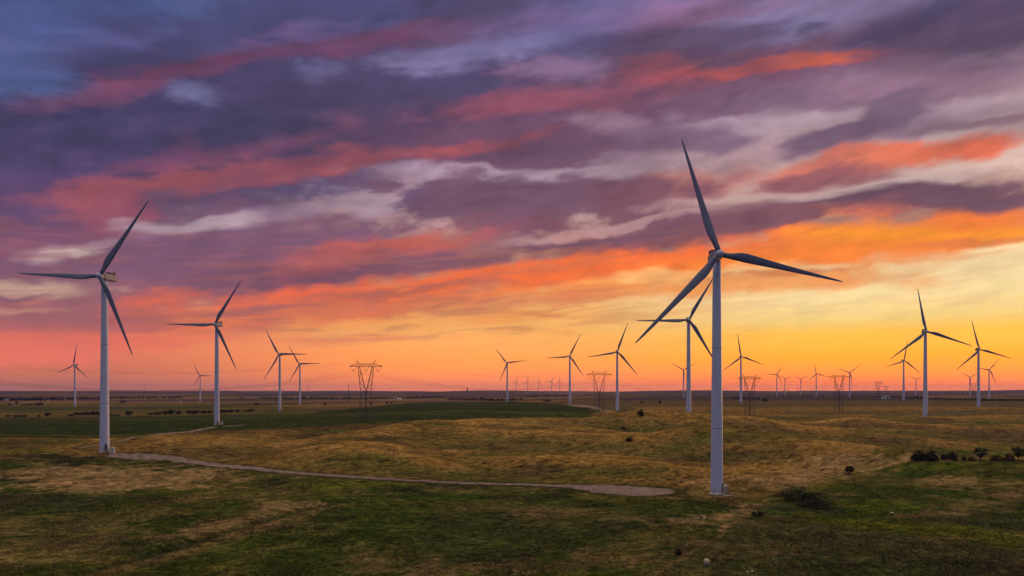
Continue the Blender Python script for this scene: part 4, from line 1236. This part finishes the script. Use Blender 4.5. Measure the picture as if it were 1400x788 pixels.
for px, py, h, w, lab in [(13, 555, 3.2, 5, "leftmost tiny far tree above the hedge row"), (23, 553, 4, 5, "second tiny far tree from the left, beside the farm sheds"), (34, 555, 2.6, 9, "wide low far tree left of the round one near the far-left turbine"), (41, 555, 3.5, 6, "tiny far tree just left of the round wide one"),
                          (53, 555.5, 5, 11, "round wide far tree left of the far-left small turbine"), (168, 551.5, 3, 9, "low far tree right of the big left tower"), (351, 554.5, 3.5, 6, "lone far tree between the hedge turbine and the overlapping pair"),
                          (444, 554.5, 3, 5, "tiny far tree left of the nearest pylon"), (507, 553.5, 3.5, 6, "tiny far tree just right of the nearest pylon"), (529, 552.5, 3.2, 4.5, "tiny far tree, left one of a pair right of the pylon"), (535.5, 552.5, 3, 3, "tiny far tree, right one of a pair right of the pylon"),
                          (748, 549.5, 2.5, 12, "low wide far tree between two turbines near mid-picture"), (382, 549.2, 2, 9, "low far tree near the overlapping turbine pair"), (330, 545.6, 2, 8, "faint low far tree right of the hedge turbine")]:
    put(far_tree, "ft", px, py, h, w, lab, "tree", G6, **fs_)
# wooded belts far off: they read as one mass
def treeline(pts, label, seed):
    rg = np.random.default_rng(seed)
    V = []; Fs = []
    for (x0, y0, x1, y1, h) in pts:
        a = ground_at(x0, y0); b = ground_at(x1, y1)
        D = (a[1] + b[1]) / 2; n = int(max(8, abs(x1 - x0) * 1.2))
        for i in range(n):
            u = rg.uniform(0, 1); q = a + (b - a) * u
            x, y = q[0] + rg.normal() * 4, q[1] + rg.normal() * 25
            z = gz(x, y); hh = h * D / F * rg.uniform(.65, 1.1); w = hh * rg.uniform(.6, 1.3)
            vs, fs = crown_mb(w / 2, hh / 2, hh / 2, 6, 7, hh * .22, seed=int(rg.integers(1e6)))
            k = len(V); V += [p + np.array((x, y, z)) for p in vs]; Fs += [tuple(j + k for j in f) for f in fs]
    mb = MB(); mb.add(V, Fs)
    o = mb.build("treeline", LEAF_F)
    tag(o, label, "woodland", kind="stuff")
treeline([(-60, 548, 70, 548, 4.5), (70, 547, 140, 546.6, 3.6), (140, 545.5, 250, 544.5, 2.6)], "dark belt of woodland far off on the left under the horizon", 1)
treeline([(355, 545.3, 415, 545.6, 2.2), (412, 545, 482, 545.5, 2.6), (505, 545.4, 523, 545.4, 2.0), (558, 544.3, 606, 544, 2.4)], "thin dark belt of woodland far off around the nearest pylon", 2)
treeline([(612, 547, 658, 547.3, 3.0), (655, 547, 712, 548.2, 3.8), (720, 542.6, 736, 542.6, 2.2), (742, 541.8, 775, 541.8, 1.8)], "dark belt of woodland far off behind the mid-picture turbine", 3)
treeline([(1000, 546.5, 1035, 546.5, 2.6), (1050, 542.6, 1200, 543, 1.8), (1200, 543, 1265, 546, 2.6), (1265, 546, 1335, 548, 2.4), (1338, 548.5, 1480, 548.5, 3.2)], "dark belt of woodland far off on the right", 4)

# ------------------------------------------------------------------ stones in the foreground
def boulder(px, py, w_px, h_px, label, seed, name="boulder"):
    p = ground_at(px, py); k = p[1] / F
    bm = MB(); n, m = 16, 10; vs = []
    rg = np.random.default_rng(seed)
    ph = rg.uniform(0, 6, 6)
    for i in range(m + 1):
        th = PI * i / m
        for j in range(n):
            q = 2 * PI * j / n
            r = 1 + .14 * math.sin(2 * q + ph[0]) * math.sin(th) + .12 * math.sin(3 * th + ph[1]) + .09 * math.sin(4 * q + ph[2] + 2 * th) + .05 * math.sin(7 * q + ph[3])
            vs.append((r * math.sin(th) * math.cos(q) * w_px * k / 2, r * math.sin(th) * math.sin(q) * w_px * k / 2 * .8, r * math.cos(th) * h_px * k / 2 + h_px * k * .36))
    fs = [(i * n + j, (i + 1) * n + j, (i + 1) * n + (j + 1) % n, i * n + (j + 1) % n) for i in range(m) for j in range(n)]
    bm.add(vs, fs)
    o = bm.build(name, STONE, smooth=True); o.location = p
    o.rotation_euler = (0, 0, rg.uniform(0, 6))
    return tag(o, label, "boulder", "pale stones in the foreground")
boulder(966, 773, 11, 10, "large pale pinkish boulder in the foreground grass", 1)
for k, (px, py, w, h, lab) in enumerate([(1022, 784, 4, 2.6, "left one of three little pale stones at the bottom edge"), (1028.5, 783, 4.5, 3, "middle one of three little pale stones at the bottom edge"), (1033, 786, 3, 2, "right one of three little pale stones at the bottom edge"),
                                         (955, 710, 4, 2.5, "small pale stone on the tan bare patch, left one"), (963, 709.5, 5, 2.5, "small pale stone on the tan bare patch, right one"), (1220, 703, 6, 3, "small pale stone in the green right-hand slope")]):
    boulder(px, py, w, h, lab, 10 + k)

# ------------------------------------------------------------------ farm buildings and masts on the horizon
def building(name, px, py, w, d, h, roof_h, label, wall=WALLW, rz=.2):
    root = empty(name, ground_at(px, py), rz)
    b = MB(); b.box((0, 0, h / 2 - .5), (w, d, h + 1)); b.build("wall", wall, root)
    r = MB()
    vs = [(-w * .53, -d * .56, h), (w * .53, -d * .56, h), (w * .53, d * .56, h), (-w * .53, d * .56, h), (-w * .53, 0, h + roof_h), (w * .53, 0, h + roof_h)]
    r.add(vs, [(0, 1, 5, 4), (2, 3, 4, 5), (0, 4, 3), (1, 2, 5), (3, 2, 1, 0)]); r.build("roof", ROOF, root)
    dmb = MB(); dmb.box((w * .1, -d / 2 - .03, h * .35), (w * .22, .08, h * .7)); dmb.build("door", PAINT_D, root)
    for x in (-.3, .35):
        wm = MB(); wm.box((w * x, -d / 2 - .03, h * .55), (w * .1, .08, h * .25)); wm.build("window", PAINT_D, root)
    return tag(root, label, "farm building", "farm buildings in the distance")
building("white_shed", 247, 550.6, 5.5, 5, 4.0, 1.4, "tiny white shed in the fields left of the dark-hedge turbine")
building("farm_shed", 9, 548.4, 9, 6, 4, 2, "pale farm shed at the far left, left one of three", rz=.5)
building("farm_shed", 26, 548, 11, 7, 4, 2, "pale farm shed at the far left, middle one of three", rz=-.2)
building("farm_shed", 63, 548, 12, 7, 4.5, 2, "pale farm shed at the far left, right one of three", rz=.1)
building("farmhouse", 1211, 545.5, 16, 9, 6, 3, "pale farmhouse among far trees right of the tiny pylons", rz=.1)
building("farmhouse", 541, 546.3, 12, 8, 5, 2.5, "farmhouse behind the two yard lamps right of the nearest pylon", rz=.3)
# two yard lamps that are lit
LAMP = bpy.data.materials.new("lamp_glow"); LAMP.use_nodes = True
_t = NT(LAMP.node_tree); _o = _t.node("ShaderNodeOutputMaterial"); _e = _t.node("ShaderNodeEmission")
_e.inputs[0].default_value = (1, .93, .88, 1); _e.inputs[1].default_value = 5.0; _t.l.new(_e.outputs[0], _o.inputs[0])
for px, lab, s in ((545, "lit yard lamp, brighter left one of two in the far farmyard", 1.0), (548.3, "lit yard lamp, dimmer right one of two in the far farmyard", .65)):
    p = ground_at(px, 547.2)
    root = empty("yard_lamp", p)
    m_ = MB(); m_.tube([(0, 0, -.5), (0, 0, 5)], [.12, .08], 6); m_.build("post", STEEL, root)
    m_ = MB(); m_.box((0, -.4, 5.1), (2.4, 1.4, .25)); m_.build("lamp_shade", STEEL, root)
    m_ = MB(); lathe(m_, [(.1, 3.6), (.6 * s, 3.9), (.75 * s, 4.4), (.6 * s, 4.9)], 12); m_.build("lamp_bulb", LAMP, root, smooth=True)
    tag(root, lab, "lamp", "lit lamps of the far farmyard")
def mast(px, D, h, w, label):
    root = empty("radio_mast", on_ground(px, D))
    m_ = MB()
    for k in range(3):
        q = 2 * PI * k / 3
        m_.tube([(w * math.cos(q), w * math.sin(q), -2), (w * .5 * math.cos(q), w * .5 * math.sin(q), h)], .28, 4)
    nb = int(h / (w * 2.2))
    for i in range(nb):
        z0, z1 = h * i / nb, h * (i + 1) / nb
        for k in range(3):
            q, q2 = 2 * PI * k / 3, 2 * PI * ((k + 1) % 3) / 3
            r0, r1 = w * (1 - .5 * i / nb), w * (1 - .5 * (i + 1) / nb)
            m_.tube([(r0 * math.cos(q), r0 * math.sin(q), z0), (r1 * math.cos(q2), r1 * math.sin(q2), z1)], .14, 4)
    m_.build("lattice", STEEL, root)
    m_ = MB(); m_.tube([(0, 0, h), (0, 0, h * 1.12)], .2, 5); m_.build("antenna", STEEL, root)
    tag(root, label, "mast", "radio masts on the horizon")
mast(198.7, 4200, 58, 3.0, "radio mast on the horizon right of the big left turbine")
mast(234, 4600, 46, 2.2, "radio mast on the horizon left of the tiny turbine")
mast(421, 4500, 52, 2.2, "radio mast on the horizon right of the overlapping turbine pair")
mast(476.5, 1900, 47, 1.4, "radio mast just left of the nearest pylon")
mast(686, 5000, 44, 2.4, "radio mast on the horizon just left of the lone mid-picture turbine")
mast(1078, 5200, 52, 2.6, "radio mast on the horizon, left one of two between far turbines")
mast(1090.7, 5200, 50, 2.6, "radio mast on the horizon, right one of two between far turbines")
# grain elevator
p = on_ground(638.5, 5200)
root = empty("grain_elevator", p)
m_ = MB()
for x in (-15, -7.5, 0, 7.5): 
    vs0 = len(m_.v)
    sub = MB(); lathe(sub, [(3.6, -4), (3.6, 20), (.5, 23)], 16); m_.add([(a + x, b, c) for a, b, c in sub.v], sub.f)
m_.build("silos", GALV, root)
m_ = MB(); m_.box((3, 0, 18), (9, 8, 44)); m_.build("tower_house", GALV, root)
m_ = MB(); m_.add([(-2, -4.6, 40), (8, -4.6, 40), (8, 4.6, 40), (-2, 4.6, 40), (3, -4.6, 44), (3, 4.6, 44)], [(0, 1, 4), (2, 3, 5), (1, 2, 5, 4), (3, 0, 4, 5), (3, 2, 1, 0)]); m_.build("roof", ROOF, root)
tag(root, "tiny grain elevator silhouetted on the horizon left of the mid-picture turbine", "grain elevator")

# ------------------------------------------------------------------ evening haze
def build_haze(density):
    mb = MB(); top = 182.0; bot = -60.0
    mb.box((0, 0, (top + bot) / 2), (30000, 30000, top - bot))
    m = bpy.data.materials.new("haze_air"); m.use_nodes = True
    t = NT(m.node_tree); out = t.node("ShaderNodeOutputMaterial"); v = t.node("ShaderNodeVolumePrincipled")
    v.inputs["Color"].default_value = (.37, .34, .80, 1); v.inputs["Density"].default_value = density; v.inputs["Anisotropy"].default_value = .1
    t.l.new(v.outputs[0], out.inputs["Volume"])
    o = mb.build("haze", m)
    tag(o, "thin mauve evening haze over the plain", "haze", kind="stuff")
build_haze(5e-5)
